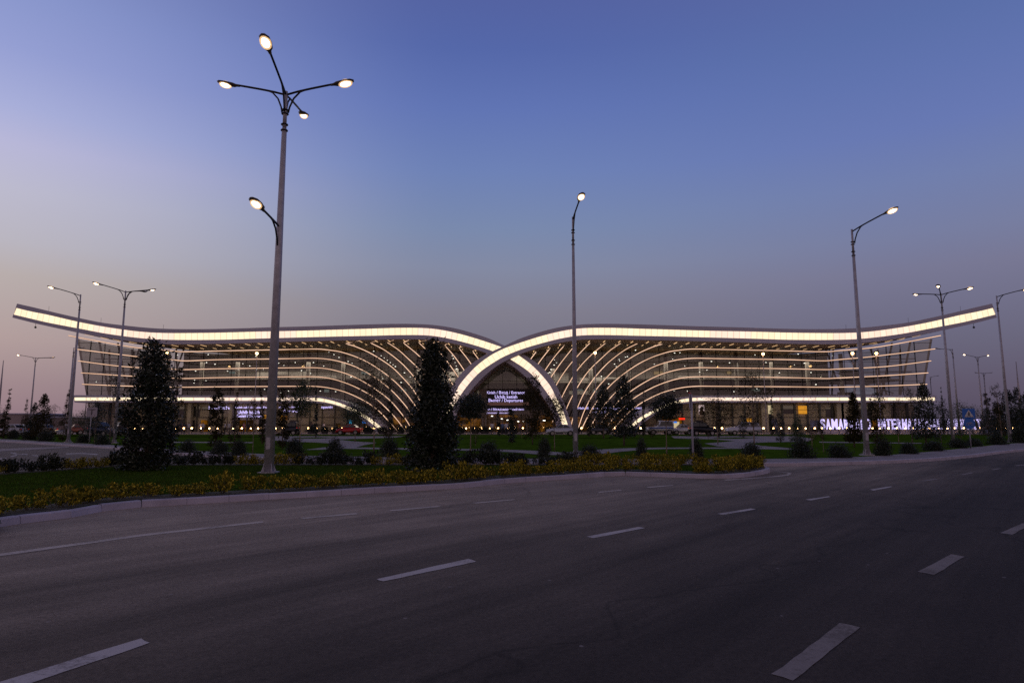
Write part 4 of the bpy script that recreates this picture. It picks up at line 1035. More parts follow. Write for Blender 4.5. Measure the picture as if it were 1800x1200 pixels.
# interior: slabs, rear wall, columns
def pxb(b, x0, x1, y0, y1, Y0, dy, mi=0):
    p = P(x0, y1, Y0); q = P(x1, y0, Y0)
    box(b, ((p.x+q.x)/2, Y0+dy/2, (p.z+q.z)/2), (abs(q.x-p.x), dy, abs(q.z-p.z)), mi=mi)
def itp(c, x):
    for a, b_ in zip(c[:-1], c[1:]):
        if a[0] <= x <= b_[0]: return a[1]+(b_[1]-a[1])*(x-a[0])/(b_[0]-a[0])
    return c[-1][1]
wv_, wf_ = [], []
for i in range(101):
    x = 232+(2*AX-464)*i/100; xm = min(min(x, 2*AX-x), 880); zl = P(xm, itp(L_, xm), 120.4).z; zt = P(xm, itp(T_, xm), 120.4).z
    wx = P(x, 600, 130).x; tz = zl+(zt-zl)*.5
    wv_ += [(wx, 151, .2), (wx, 151, tz)]
for i in range(100): wf_.append((2*i, 2*i+2, 2*i+3, 2*i+1))
pydata('interior_rear_wall', wv_, wf_, MT['interior'], term)
b = bmesh.new(); box(b, (axw, 141.2, 6.3), (2*(axw-edge_x(8))-6, 20, .5)); 
for sx in (-1, 1): box(b, (axw+sx*52, 144, 10.9), (62, 14, .4))
box(b, (axw, 147.5, 10.9), (40, 8, .4))
obj('floor_slab', b, MT['slab'], term)
b = bmesh.new()
for px_ in (228, 292, 352, 415, 478, 540, 602, 668, 735, 802): 
    for q in (px_, 2*AX-px_):
        p = P(q, 700, 137); zt = gt(max(140, min(2*AX-140, q)))-.1; bb = bmesh.new(); tube(bb, [(p.x, 137, .2), (p.x, 137, zt)], .42, 14); obj('column', bb, MT['column'], term)
b.free()
b = bmesh.new(); rr = random.Random(31)
for i in range(46):   # furniture-like screens, desks and balustrades on the upper floors
    x = axw+rr.uniform(-84, 84); z = 6.6 if rr.random() < .6 else 11.15; h = rr.choice((.9, 1.1, 2.2)); box(b, (x, rr.uniform(139, 149) if z < 7 else rr.uniform(139.5, 149), z+h/2), (rr.uniform(2, 7), .3, h))
for z in (7.1,): box(b, (axw, 131.6, z), (2*(axw-edge_x(8))-8, .06, 1.0))
obj('interior_partition', b, MT['interior'], term)
# ceiling lights seen through the glass
b = bmesh.new(); bmesh.ops.create_uvsphere(b, u_segments=10, v_segments=6, radius=.15, matrix=Matrix.Diagonal((1.3, 1.3, .5, 1)))
dl = bpy.data.meshes.new('ceiling_light'); b.to_mesh(dl); b.free(); dl.materials.append(MT['downlight'])
DL = []
rr = random.Random(12)
base_ = [(312, 624), (366, 623), (363, 637), (378, 640), (427, 639), (439, 643), (450, 626), (490, 638), (499, 642), (344, 652), (400, 652), (419, 649), (451, 649), (463, 649), (519, 637), (551, 637), (578, 619), (587, 623), (596, 628), (530, 651), (546, 656), (569, 643), (612, 635), (619, 638), (657, 617), (670, 625), (675, 629), (681, 633), (686, 637), (691, 641), (695, 644), (711, 655), (721, 662), (617, 662), (673, 665), (441, 686), (449, 694), (465, 684), (479, 689), (493, 690), (507, 687), (563, 687), (590, 688), (611, 698), (795, 625), (797, 630), (800, 637), (802, 643), (803, 648), (804, 652), (808, 656), (342, 668), (341, 673), (362, 669), (192, 665), (705, 672), (474, 676), (640, 700)]
for x, y in base_:
    DL.append((x, y))
    if len(DL) < 98 and rr.random() < .75: DL.append((2*AX-x+rr.uniform(-5, 5), y+rr.uniform(-3, 3)))
for x, y in DL[:98]:
    o = bpy.data.objects.new('ceiling_light', dl); o.location = P(x, y, rr.uniform(133, 136)); o.scale = (rr.uniform(.45, .85),)*3; link(o, term)
for sx in (-1, 1):  # broad fill lights added to brighten the hall behind the glass
    for k_ in range(3):
        al = bpy.data.lights.new('hall_fill_light', 'AREA'); al.shape = 'RECTANGLE'; al.size = 18; al.size_y = 10; al.energy = 1700; al.color = (1, .85, .7)
        ao = bpy.data.objects.new('hall_fill_light', al); ao.location = (axw+sx*(16+k_*21), 141, 14.6 if k_ else 13.2); link(ao, term)

def rect_part(name, x0, x1, y0, y1, Y0, dy, m, parent=term):
    b = bmesh.new(); pxb(b, x0, x1, y0, y1, Y0, dy); return obj(name, b, m, parent)
rr = random.Random(55); MT['faint_window'] = emis('faint_window_glow', (.20, .23, .21), .55); MT['warm_window'] = emis('warm_window_glow', (.5, .33, .16), .5)
for x0 in list(range(300, 860, 34))+list(range(1170-260, 1480, 34)):
    if rr.random() < .35 or 840 < x0 < 935: continue
    y0 = rr.choice((668, 668, 684, 652)); x = x0+rr.uniform(-8, 8); rect_part('interior_window', x, x+rr.uniform(6, 18), y0, y0+rr.uniform(3, 7), 150.4, .1, MT['warm_window' if rr.random() < .2 else 'faint_window'])
# canopies over the ground floor, bending down to the ground
CT = [(128, 694.3), (300, 694.6), (480, 695), (545, 695.2), (575, 698), (605, 706), (634.7, 719), (660, 736.5), (683, 759)]
CA = [(130, 698.3), (300, 698.4), (480, 698.5), (545, 698.6), (575, 701.8), (606.7, 711.6), (640, 728), (659, 741), (678, 757.5)]
CB = [(130.3, 703.8), (300, 703.8), (480, 704), (545, 704), (578, 708), (605, 716.5), (638.7, 733.3), (656, 746), (673, 760)]
CLo = [(131, 707), (300, 707), (480, 707.2), (545, 707.4), (586.7, 712), (613, 722.5), (636, 737.5), (653, 751), (663, 761.5)]
for flip in (False, True):
    cs = matched(CT, CA, CB, CLo, 90)
    if flip: cs = [mirror(c_) for c_ in cs]
    yf = 121.0; a, b2, c2, d2 = [[P(x, y, yf) for x, y in q] for q in cs]
    vs, fs, mi = [], [], []
    def add(p, q, m):
        i0 = len(vs); vs.extend(p); vs.extend(q); n = len(p)
        for i in range(n-1): fs.append((i0+i, i0+i+1, i0+n+i+1, i0+n+i)); mi.append(m)
    bk_ = [Vector((p.x, GY-.15, p.z)) for p in a]; bk2 = [Vector((p.x, GY-.15, p.z)) for p in d2]
    add(a, b2, 0); add(c2, d2, 0); add(a, bk_, 0); add(d2, bk2, 1)
    fz = Vector((0, .1, 0)); add(b2, [p+fz for p in b2], 0); add([p+fz for p in c2], c2, 0)
    i0 = len(vs); vs.extend([a[0], d2[0], bk2[0], bk_[0]]); fs.append((i0, i0+1, i0+2, i0+3)); mi.append(0)
    cn = pydata('canopy', vs, fs, [MT['grey_clad'], MT['bronze']], term, False, mi)
    strip_mesh('lit_canopy_band', [p+fz for p in b2], [p+fz for p in c2], MT['band2'], cn, True)

# ground floor: stone piers, windows, lit halls
for a, b2 in ((168, 640), (2*AX-640, 2*AX-168)):
    gw = rect_part('ground_floor_wall', a, b2, 710, 761.5, 129.2, .35, MT['stone'])
rect_part('lit_hall', 566, 662, 728, 760, 132, .2, MT['shop']); 
rr = random.Random(77)
for a, b2, y0, y1, m in ((312, 326, 714, 732, 'darkglass'), (340, 352, 714, 732, 'darkglass'), (355, 366, 715, 720, 'darkglass'), (310, 322, 736, 758, 'darkglass'), (337, 343, 738, 758, 'darkglass'), (352, 368, 738, 758, 'shop'),
    (420, 446, 738, 758, 'shop'), (462, 472, 729, 735, 'yellow_board'), (492, 505, 730, 738, 'shop'), (455, 470, 738, 758, 'darkglass'), (508, 526, 738, 758, 'darkglass'), (545, 548, 740, 746, 'darkglass'),
    (590, 598, 744, 758, 'shop'), (398, 412, 736, 758, 'darkglass'), (200, 232, 714, 732, 'darkglass'),
    (1376, 1396, 713, 727, 'darkglass'), (1452, 1471, 716, 733, 'darkglass'), (1340, 1356, 714, 722, 'darkglass'), (1313, 1322, 735, 744, 'yellow_board'), (1335, 1351, 729, 758, 'stone'), (1356, 1366, 735, 758, 'darkglass'),
    (1165, 1200, 732, 758, 'shop'), (1222, 1236, 738, 758, 'darkglass'), (1500, 1530, 714, 732, 'darkglass'), (1550, 1580, 716, 732, 'darkglass'), (1425, 1445, 738, 758, 'darkglass'), (1520, 1560, 738, 758, 'shop')):
    rect_part('window', a, b2, y0, y1, 129.14 if m != 'stone' else 129.1, .03 if m != 'stone' else .2, MT[m])
rect_part('kiosk_sign', 637, 643, 740.5, 743.5, 128.6, .1, MT['blue_board'])
for q0, q1 in ((170, 640), (2*AX-640, 2*AX-170)):
    b = bmesh.new()
    for x in range(0, 470, 22): pxb(b, q0+x-.3, q0+x+.3, 708, 761, 129.0, .15)
    for y in (733, 720, 746): pxb(b, q0, q1, y-.35, y+.25, 129.0, .12)
    obj('wall_joint', b, MT['frame'], term)
    al = bpy.data.lights.new('canopy_light', 'AREA'); al.shape = 'RECTANGLE'; al.size = 45; al.size_y = 2; al.energy = 260; al.color = (1, .78, .55)
    ao = bpy.data.objects.new('canopy_light', al); ao.location = (P((q0+q1)/2, 700, 125).x, 125, 5.2); ao.rotation_euler = (R(25), 0, 0); link(ao, term)

b = bmesh.new()
for x in (200, 332, 404, 478, 1246, 1345, 1478, 1478+8, 1560): 
    bb = bmesh.new(); pxb(bb, x-4.5, x+4.5, 708.5, 761, 128.1, .9); obj('pier', bb, MT['column'], term)
b.free()
# posters and boards on the right wall
po = rect_part('portrait_poster', 1229, 1241, 711.5, 728, 128.8, .2, MT['glass_poster'])
b = bmesh.new(); c0 = P(1233.5, 718, 128.76)
ball(b, (c0.x, c0.y, c0.z), .36, 12, sc=(1, .06, 1.15)); c1 = P(1234, 725, 128.76); ball(b, (c1.x, c1.y, c1.z), .62, 12, sc=(1, .04, .8)); obj('poster_print', b, MT['dark_ink'], po)
rect_part('cream_board', 1351, 1357.5, 712, 727, 128.8, .2, MT['cream_board'])
yb = rect_part('yellow_board', 1404.5, 1418, 713, 727, 128.8, .2, MT['yellow_board'])
b = bmesh.new(); pxb(b, 1404, 1418.5, 719.6, 720.4, 128.74, .05); obj('board_bar', b, MT['dark_ink'], yb)
rect_part('red_sign', 1193.5, 1204, 734.2, 737.4, 127.8, .12, MT['red_board'])
rect_part('lit_kiosk', 1180, 1194, 741, 758, 127.9, .15, MT['cream_board']); rect_part('kiosk_sign', 1184.5, 1190, 740.3, 743.2, 127.8, .08, MT['blue_board'])
rect_part('information_sign', 613, 618, 738, 744.5, 128.0, .15, MT['cyan_board'])

# entrance bay between the two arches and the lit halls beside it
rect_part('lit_hall', 690, 845, 733, 761, 131.5, .2, MT['shop']); rect_part('lit_hall', 846, 961, 729, 761, 131.5, .2, MT['shop']); rect_part('lit_hall', 962, 1112, 733, 761, 131.5, .2, MT['shop'])
ent = rect_part('entrance_portal', 842, 964, 721.5, 728.5, 127.6, 2.2, MT['column'])
for x in (848.5, 853.5, 926, 931): rect_part('pier', x-1.9, x+1.9, 728.6, 761.4, 127.7, .5, MT['column'])
rect_part('entrance_wall', 842, 856, 684, 721.3, 128.2, 1.6, MT['column'])
led = rect_part('led_board', 856.5, 960, 683.5, 720, 128.4, .25, MT['led_board'])
b = bmesh.new(); pxb(b, 857, 930, 706.5, 712.2, 128.3, .06); obj('board_stripe', b, mat('brown_stripe', (.12, .06, .05), .6, emit=(.12, .06, .05), es=.5), led)
b = bmesh.new(); pxb(b, 842, 962, 682.6, 683.2, 128.2, .5); obj('portal_rail', b, MT['column'], term)
b = bmesh.new()
for x in (870, 886, 902, 917, 940): pxb(b, x-.4, x+.4, 728.6, 761, 128.4, .1)
pxb(b, 856, 960, 736, 736.6, 128.4, .1); obj('door_frame', b, MT['frame'], term)
# lit downlights under the portal
for x, y in ((865, 731), (882, 735.8), (892, 738), (911, 740.5), (920, 740.8), (956, 738.6), (958, 739)):
    o = bpy.data.objects.new('ceiling_light', dl); o.location = P(x, y, 128.5); link(o, term)

# ------------------------------------------------------------------ lettering
def text_mesh(name, s, m, center, height_px=None, width_px=None, Yd=128.2, parent=term, ext=.03, bold=.0):
    """text centred at picture point center on plane Yd with given cap height / total width"""
    cu = bpy.data.curves.new(name, 'FONT'); cu.body = s; cu.align_x = 'CENTER'; cu.align_y = 'CENTER'; cu.extrude = ext; cu.offset = bold; cu.resolution_u = 3
    t = bpy.data.objects.new('tmp_text', cu); COL.objects.link(t)
    dg = bpy.context.evaluated_depsgraph_get(); me = bpy.data.meshes.new_from_object(t.evaluated_get(dg))
    bpy.data.objects.remove(t)
    xs = [v.co.x for v in me.vertices]; ys = [v.co.y for v in me.vertices]
    w0 = max(xs)-min(xs); h0 = max(ys)-min(ys); cx = (max(xs)+min(xs))/2; cy = (max(ys)+min(ys))/2
    W = width_px*Yd/F; Hh = height_px*Yd/F
    for v in me.vertices:
        v.co = ((v.co.x-cx)*W/w0, -v.co.z, (v.co.y-cy)*Hh/h0)
    me.materials.clear(); me.materials.append(m)
    o = bpy.data.objects.new(name, me); o.location = P(center[0], center[1], Yd); link(o, parent); return o
for s, cx, cy, wv, hv in (('Kirish / Вход / Entrance', 889, 690, 67, 6.2), ('Uchib ketish', 889.5, 697, 39, 5.8), ('Вылет / Departures', 889, 704, 60, 7.0)):
    text_mesh('led_text', s, MT['led'], (cx, cy), hv, wv, 128.3, led, .02, .0)
text_mesh('led_text', 'ish / Международный выл', MT['led'], (888.5, 719.4), 5, 64, 128.3, led, .02, .0)
text_mesh('led_text', 'регистрация на рейсы и выход', MT['led'], (875.5, 725.5), 2.6, 39, 127.5, ent, .02, .0)
text_mesh('led_text', 'Kelish', MT['led'], (385, 716.5), 5, 36, 127.9, term, .03, .0)
text_mesh('led_text', 'Kelish zali / Зал прилёта', MT['led'], (442, 716), 4.6, 56, 127.9, term, .03, .0)
text_mesh('led_text', 'Uchib ketish', MT['led'], (437, 724), 6, 38, 127.9, term, .03, .01)
text_mesh('led_text', 'Вылет / Departures', MT['led'], (440, 731.5), 6, 46, 127.9, term, .03, .01)
text_mesh('led_text', 'Xalqaro kelish', MT['led'], (508, 715.5), 4.6, 36, 127.9, term, .03, .0)
text_mesh('led_text', 'Arrivals', MT['led'], (512, 722), 4.6, 30, 127.9, term, .03, .0)
text_mesh('led_text', 'прилёт', MT['led'], (575, 715.8), 5.2, 20, 127.9, term, .03, .0)
text_mesh('led_text', 'Mahalliy uchish / Внутренний вылет', MT['led'], (1072, 717.3), 5.2, 112, 127.9, term, .03, .0)
text_mesh('led_text', 'Domestic', MT['led'], (1056, 723.5), 4.2, 20, 127.9, term, .03, .0)
# free-standing glowing letters
LT = empty('letter_sign', P(1583, 758, 112)); LT.location.z = .2
tag(LT, 'row of tall glowing lavender letters reading SAMARKAND INTERNATIONAL AIRPORT', 'letter sign')
def word(wd_, x0, x1):
    wts = [.5 if c_ == 'I' else (1.3 if c_ == 'M' else 1) for c_ in wd_]; tot = sum(wts)+.12*(len(wd_)-1)*1.0; u = (x1-x0)/tot; x = x0
    for c_, wt in zip(wd_, wts):
        cw = u*wt
        o = text_mesh('letter', c_, MT['sign_letter'], (x+cw/2, 745.2), 18.0, cw*(.42 if c_ == 'I' else .86), 112, None, .12, .015)
        o.parent = LT; o.location = o.location - LT.location; x += cw+u*.12
word('SAMARKAND', 1442, 1531); word('INTERNATIONAL', 1543, 1656); word('AIRPORT', 1664, 1725)
b = bmesh.new(); p0, p1 = P(1440, 755.5, 112), P(1728, 755.5, 112); box(b, ((p0.x+p1.x)/2-LT.location.x, .2, (p0.z-.2)/2), (p1.x-p0.x, .5, p0.z-.2)); obj('plinth', b, MT['kerb'], LT)

# ------------------------------------------------------------------ road signs
def post(parent, h, r=.035, z0=0):
    b = bmesh.new(); tube(b, [(0, 0, z0), (0, 0, h)], r, 10); return obj('post', b, MT['pole'], parent)
Ys = 42.0; top = P(1701, 718, Ys); bt = P(1702, 735.5, Ys)
s = empty('crossing_sign', (top.x, Ys, LZ)); sz = top.z-bt.z; cz = (top.z+bt.z)/2-LZ
post(s, top.z-LZ)
b = bmesh.new(); box(b, (0, -.05, cz), (.82, .02, sz)); bmesh.ops.bevel(b, geom=list(b.edges), offset=.008, segments=1, affect='EDGES'); pn = obj('square_panel', b, MT['sign_blue'], s)
def flat(name, pts, y, m, parent):
    b = bmesh.new(); f0 = [b.verts.new((x, y, z)) for x, z in pts]; f1 = [b.verts.new((x, y+.005, z)) for x, z in pts]; n = len(pts)
    b.faces.new(f0); b.faces.new(f1[::-1])
    for i in range(n): b.faces.new((f0[i], f1[i], f1[(i+1) % n], f0[(i+1) % n]))
    bmesh.ops.recalc_face_normals(b, faces=b.faces)
    return obj(name, b, m, parent)
flat('white_triangle', [(-.31, cz-.22), (.31, cz-.22), (0, cz+.25)], -.07, MT['sign_white'], pn)
b = bmesh.new()
def seg(b, a, c_, r): tube(b, [(a[0], -.078, cz+a[1]), (c_[0], -.078, cz+c_[1])], r, 6)
ball(b, (.0, -.078, cz+.10), .028, 10); seg(b, (0, .07), (-.01, -.04), .03); seg(b, (-.01, -.04), (.07, -.15), .02); seg(b, (-.01, -.04), (-.08, -.15), .02); seg(b, (0, .05), (.08, -.01), .014); seg(b, (0, .05), (-.07, .0), .014)
for k in range(5): box(b, (-.2+k*.1, -.078, cz-.185), (.05, .006, .03))
obj('walking_figure', b, MT['dark_ink'], pn)
cz2 = P(1702, 744, Ys).z-LZ
b = bmesh.new(); bmesh.ops.create_cone(b, cap_ends=True, segments=32, radius1=.36, radius2=.36, depth=.02, matrix=Matrix.Translation((0, -.05, cz2)) @ Matrix.Rotation(R(90), 4, 'X')); rd = obj('round_panel', b, MT['sign_blue'], s)
b = bmesh.new()
for sx in (-.13, .13): 
    pts = [(sx+.085*math.cos(a*math.pi/8), -.068, cz2-.04+.085*math.sin(a*math.pi/8)) for a in range(17)]; tube(b, pts, .012, 5)
for p, q in (((-.13, -.04), (-.04, .07)), ((-.04, .07), (.1, .07)), ((.1, .07), (.13, -.04)), ((-.04, .07), (.0, -.04)), ((0, -.04), (.1, .07)), ((.1, .07), (.09, .12)), ((-.13, -.04), (0, -.04))): tube(b, [(p[0], -.068, cz2+p[1]), (q[0], -.068, cz2+q[1])], .01, 5)
obj('bicycle_symbol', b, MT['sign_back'], rd)
tag(s, 'blue square pedestrian crossing sign above a round blue bicycle sign on one post', 'road sign')
g = G(156.5, 778.5, LZ); s = empty('road_sign', g); tp = P(160, 716, g.y); bt = P(160, 731.8, g.y); h = tp.z-LZ
post(s, h-.02); b = bmesh.new(); box(b, (.06, -.02-.03, (tp.z+bt.z)/2-LZ), (18.6*g.y/F, .02, tp.z-bt.z)); pn = obj('panel', b, MT['sign_back'], s)
b = bmesh.new(); zc = (tp.z+bt.z)/2-LZ; box(b, (.06, -.068, zc+.2), (.55, .012, .05)); box(b, (.06, -.068, zc-.03), (.06, .012, .42)); obj('bracket', b, MT['dark_metal'], pn)
tag(s, 'pale rectangular sign back on a thin post at the left lawn edge', 'road sign')
g = G(1219, 815, .0); s = empty('road_sign', (g.x, g.y, .0)); H = P(1209, 693, g.y).z; post(s, H, .04)
b = bmesh.new(); rz = Matrix.Rotation(R(71), 4, 'Z')
pts = [(-.4, -.62), (.4, -.62), (.45, -.55), (.45, .0), (.4, .05), (-.4, .05), (-.45, 0), (-.45, -.55)]
m = Matrix.Translation((-.06, -.02, H)) @ rz
f0 = [b.verts.new(m @ Vector((x, -.012, z-.02))) for x, z in pts]; f1 = [b.verts.new(m @ Vector((x, .012, z-.02))) for x, z in pts]
b.faces.new(f0); b.faces.new(f1[::-1])
for i in range(8): b.faces.new((f0[i], f1[i], f1[(i+1) % 8], f0[(i+1) % 8]))
bmesh.ops.recalc_face_normals(b, faces=b.faces); pn = obj('panel', b, MT['sign_back'], s)
b = bmesh.new(); box(b, m @ Vector((0, 0, .045)), (.05, .9, .05), R(-19)); obj('red_rim', b, MT['sign_red'], pn)
tag(s, 'road sign seen almost edge-on with a red top rim, behind the island hedge', 'road sign')

# ------------------------------------------------------------------ promenade lights, planters
PL = empty('bollard_light', (0, 0, 0)); b = bmesh.new(); tube(b, [(0, 0, 0), (0, 0, .68)], [.06, .05], 8); obj('post', b, MT['dark_metal'], PL)
b = bmesh.new(); ball(b, (0, 0, .82), .14, 10); obj('lamp_glass', b, MT['glow_small'], PL)
b = bmesh.new(); tube(b, [(0, 0, .66), (0, 0, .70)], [.1, .1], 10); obj('collar', b, MT['dark_metal'], PL)
rr = random.Random(2); first = True
for i in range(112):
    px = 198+i*14.45+rr.uniform(-1.5, 1.5)
    if rr.random() < .1 and i not in (0,): continue
    o = PL if first else copy_tree(PL); first = False
    y = 106 if px < 1560 else 106+rr.uniform(-2, 6)
    o.location = ((px-900)/F*y, y, .2); o.scale = (1, 1, 1) if rr.random() < .7 else (.75, .75, .97)
    tag(o, 'small glowing globe bollard in the row along the promenade', 'bollard light', 'glowing bollards along the promenade')
rr = random.Random(6)
for i in range(26):
    px = 545+i*26+rr.uniform(-6, 6)
    if px > 1130 and px < 1340: continue
    p = P(px, 760, 103.5); wd = rr.uniform(1.2, 2.0)
    o = empty('planter', (p.x, 103.5, .2)); b = bmesh.new(); tube(b, [(0, 0, 0), (0, 0, .35)], [.5*wd/1.5, .6*wd/1.5], 12); obj('pot', b, MT['planter'], o)
    f_ = bpy.data.objects.new('foliage', MOUND[i % 3]); f_.location = (0, 0, .3); f_.scale = (wd/1.5, wd/1.5, .8); link(f_, o)
    tag(o, 'low round planter with a dark bush in the row before the bollards', 'planter', 'planters along the promenade')

# ------------------------------------------------------------------ cars
def car(kind, px, by, wpx, col, label, faceright=False, lights=False, rot=0):
    g = G(px, by, .2); Yd = g.y; L = wpx*Yd/F; s = empty('parked_car', (g.x, Yd, .2), (math.pi if not faceright else 0)+rot)
    paint = mat('car_paint', col, .25, .2, noise=.05, spec=.6)
    # side profile, x forward; length normalised to L, heights in m
    if kind == 'sedan': Hh = 1.45; body = [(-.5, .35), (-.5, .8), (-.47, .95), (-.3, 1.0), (.18, .97), (.42, .85), (.49, .68), (.5, .35)]; cab = [(-.34, .98), (-.2, 1.42), (.04, 1.45), (.22, .97)]
    elif kind == 'suv': Hh = 1.75; body = [(-.5, .4), (-.5, 1.0), (-.48, 1.12), (.2, 1.1), (.44, .98), (.5, .8), (.5, .4)]; cab = [(-.47, 1.1), (-.42, 1.68), (-.2, 1.76), (.04, 1.72), (.24, 1.1)]
    else: Hh = 1.95; body = [(-.5, .5), (-.5, 1.15), (.12, 1.15), (.14, 1.08), (.48, 1.05), (.5, 1.0), (.5, .5)]; cab = [(-.5, 1.14), (-.49, 1.92), (.03, 1.95), (.1, 1.14)]
    def prism(pts, hw, hw2=None):
        b = bmesh.new(); hw2 = hw2 or hw; zs = [z for _, z in pts]; z0, z1 = min(zs), max(zs)
        def wv(z): return hw+(hw2-hw)*(z-z0)/(z1-z0)
        l0 = [b.verts.new((x*L, -wv(z), z)) for x, z in pts]; l1 = [b.verts.new((x*L, wv(z), z)) for x, z in pts]; n = len(pts)
        b.faces.new(l0); b.faces.new(l1[::-1])
        for i in range(n): b.faces.new((l0[i], l1[i], l1[(i+1) % n], l0[(i+1) % n]))
        bmesh.ops.recalc_face_normals(b, faces=b.faces); return b
    b = prism(body, .88, .84); bmesh.ops.bevel(b, geom=list(b.edges), offset=.06, segments=2, affect='EDGES')
    bo = obj('body', b, paint, s, True)
    b = prism(cab, .80, .66); bmesh.ops.bevel(b, geom=list(b.edges), offset=.04, segments=2, affect='EDGES'); obj('cabin', b, paint, s, True)
    # windows
    cx = sum(x for x, z in cab)/len(cab); z0 = min(z for x, z in cab); z1 = max(z for x, z in cab)
    def shrink(pts, k=.84): return [((x-cx)*k+cx, (z-(z0+z1)/2)*.74+(z0+z1)/2) for x, z in pts]
    for sy in (-1, 1):
        w2 = shrink(cab); halves = [[(min(x, cx-.012), z) for x, z in w2], [(max(x, cx+.012), z) for x, z in w2]]
        for hp in halves:
            b = bmesh.new(); vs = []
            for x, z in hp:
                t = (z-z0)/(z1-z0); vs.append(b.verts.new((x*L, sy*(.80-.14*t+.012), z)))
            try: b.faces.new(vs)
            except Exception: pass
            bmesh.ops.remove_doubles(b, verts=b.verts, dist=.001)
            obj('side_window', b, MT['darkglass'], s)
    fr = cab[-2:]; rr_ = cab[:2]
    for nm, (p, q), sg in (('windscreen', fr, 1), ('rear_window', rr_, -1)):
        b = bmesh.new(); vs = []
        for (x, z), t in ((p, .08), (p, .92)): pass
        a = (p[0]+(q[0]-p[0])*.12, p[1]+(q[1]-p[1])*.12); c_ = (p[0]+(q[0]-p[0])*.88, p[1]+(q[1]-p[1])*.88)
        def hwz(z): return (.80-.14*(z-z0)/(z1-z0))-.07
        pts = [(a[0]*L+sg*.02, -hwz(a[1]), a[1]+.01), (a[0]*L+sg*.02, hwz(a[1]), a[1]+.01), (c_[0]*L+sg*.02, hwz(c_[1]), c_[1]+.01), (c_[0]*L+sg*.02, -hwz(c_[1]), c_[1]+.01)]
        b.faces.new([b.verts.new(v) for v in pts]); obj(nm, b, MT['darkglass'], s)
    rw = .33 if kind != 'jeep' else .38
    for x in (-.31, .31):
        for sy in (-1, 1):
            b = bmesh.new(); bmesh.ops.create_cone(b, cap_ends=True, segments=20, radius1=rw, radius2=rw, depth=.24, matrix=Matrix.Translation((x*L, sy*.80, rw)) @ Matrix.Rotation(R(90), 4, 'X'))
            wh = obj('wheel', b, MT['tyre'], s)
            b = bmesh.new(); bmesh.ops.create_cone(b, cap_ends=True, segments=16, radius1=rw*.6, radius2=rw*.55, depth=.26, matrix=Matrix.Translation((x*L, sy*.80, rw)) @ Matrix.Rotation(R(90), 4, 'X')); obj('rim', b, MT['rim'], wh)
    for sy in (-1, 1):
        zb = .72 if kind == 'sedan' else .88
        b = bmesh.new(); ball(b, (.485*L, sy*.62, zb), .11, 8, sc=(.6, 1.2, .8)); obj('headlight', b, MT['headlight'] if lights else MT['sign_white'], s)
        b = bmesh.new(); box(b, (-.495*L, sy*.66, zb+.1), (.06, .24, .12)); obj('tail_light', b, MT['taillight'], s)
        b = bmesh.new(); box(b, (.13*L, sy*.93, (body[2][1]+.1)), (.12, .16, .12)); bmesh.ops.bevel(b, geom=list(b.edges), offset=.02, segments=1, affect='EDGES'); obj('wing_mirror', b, paint, s)
    for nm, x in (('front_bumper', .5), ('rear_bumper', -.5)):
        b = bmesh.new(); box(b, (x*L, 0, .45), (.12, 1.7, .16)); bmesh.ops.bevel(b, geom=list(b.edges), offset=.03, segments=1, affect='EDGES'); obj(nm, b, MT['dark_metal'] if kind != 'sedan' else paint, s)
    if kind == 'jeep':
        b = bmesh.new(); box(b, (0, 0, .95), (L*.94, 1.80, .16)); obj('blue_stripe', b, mat('blue_stripe_paint', (.02, .08, .35), .4), s)
    tag(s, label, 'car', 'cars parked along the promenade'); return s
car('sedan', 614, 764.2, 42, (.42, .02, .02), 'red sedan parked under the small round-headed tree')
car('suv', 511, 764.5, 26, (.02, .02, .025), 'dark car behind the columnar tree right of the tall lamp post')
car('sedan', 986, 765.5, 50, (.55, .57, .65), 'white sedan parked at the foot of the right arch')
car('jeep', 1160, 764.0, 45, (.6, .62, .68), 'boxy white off-road car with a blue side stripe')
car('sedan', 1198, 763.6, 36, (.62, .6, .6), 'white hatchback half hidden behind the black car')
car('suv', 1235, 765.5, 44, (.012, .012, .014), 'black car right of the edge-on road sign', True)
car('suv', 1306, 764.6, 58, (.6, .6, .66), 'white crossover behind the narrow cypress of the right wing')
car('sedan', 22, 765.5, 40, (.5, .5, .55), 'silver car at the far left behind the spire trees')
car('sedan', 76, 764.5, 36, (.45, .42, .38), 'pale car behind the far left conical tree')
car('suv', 178, 766.5, 36, (.03, .04, .09), 'dark blue van-like car behind the white sign back', True)
car('suv', 208, 764, 20, (.06, .05, .05), 'car with glowing headlights left of the blunt-topped evergreen', False, True, R(50))
car('sedan', 131, 764, 22, (.3, .1, .06), 'reddish car with lit lamps behind the leaning lamp post', False, True, R(40))
car('sedan', 1052, 763.5, 32, (.05, .05, .06), 'dark car behind the conical tree right of the middle lamp post')
car('sedan', 42, 763, 22, (.3, .3, .32), 'grey car with lit headlights behind the short spire tree', False, True, R(60))

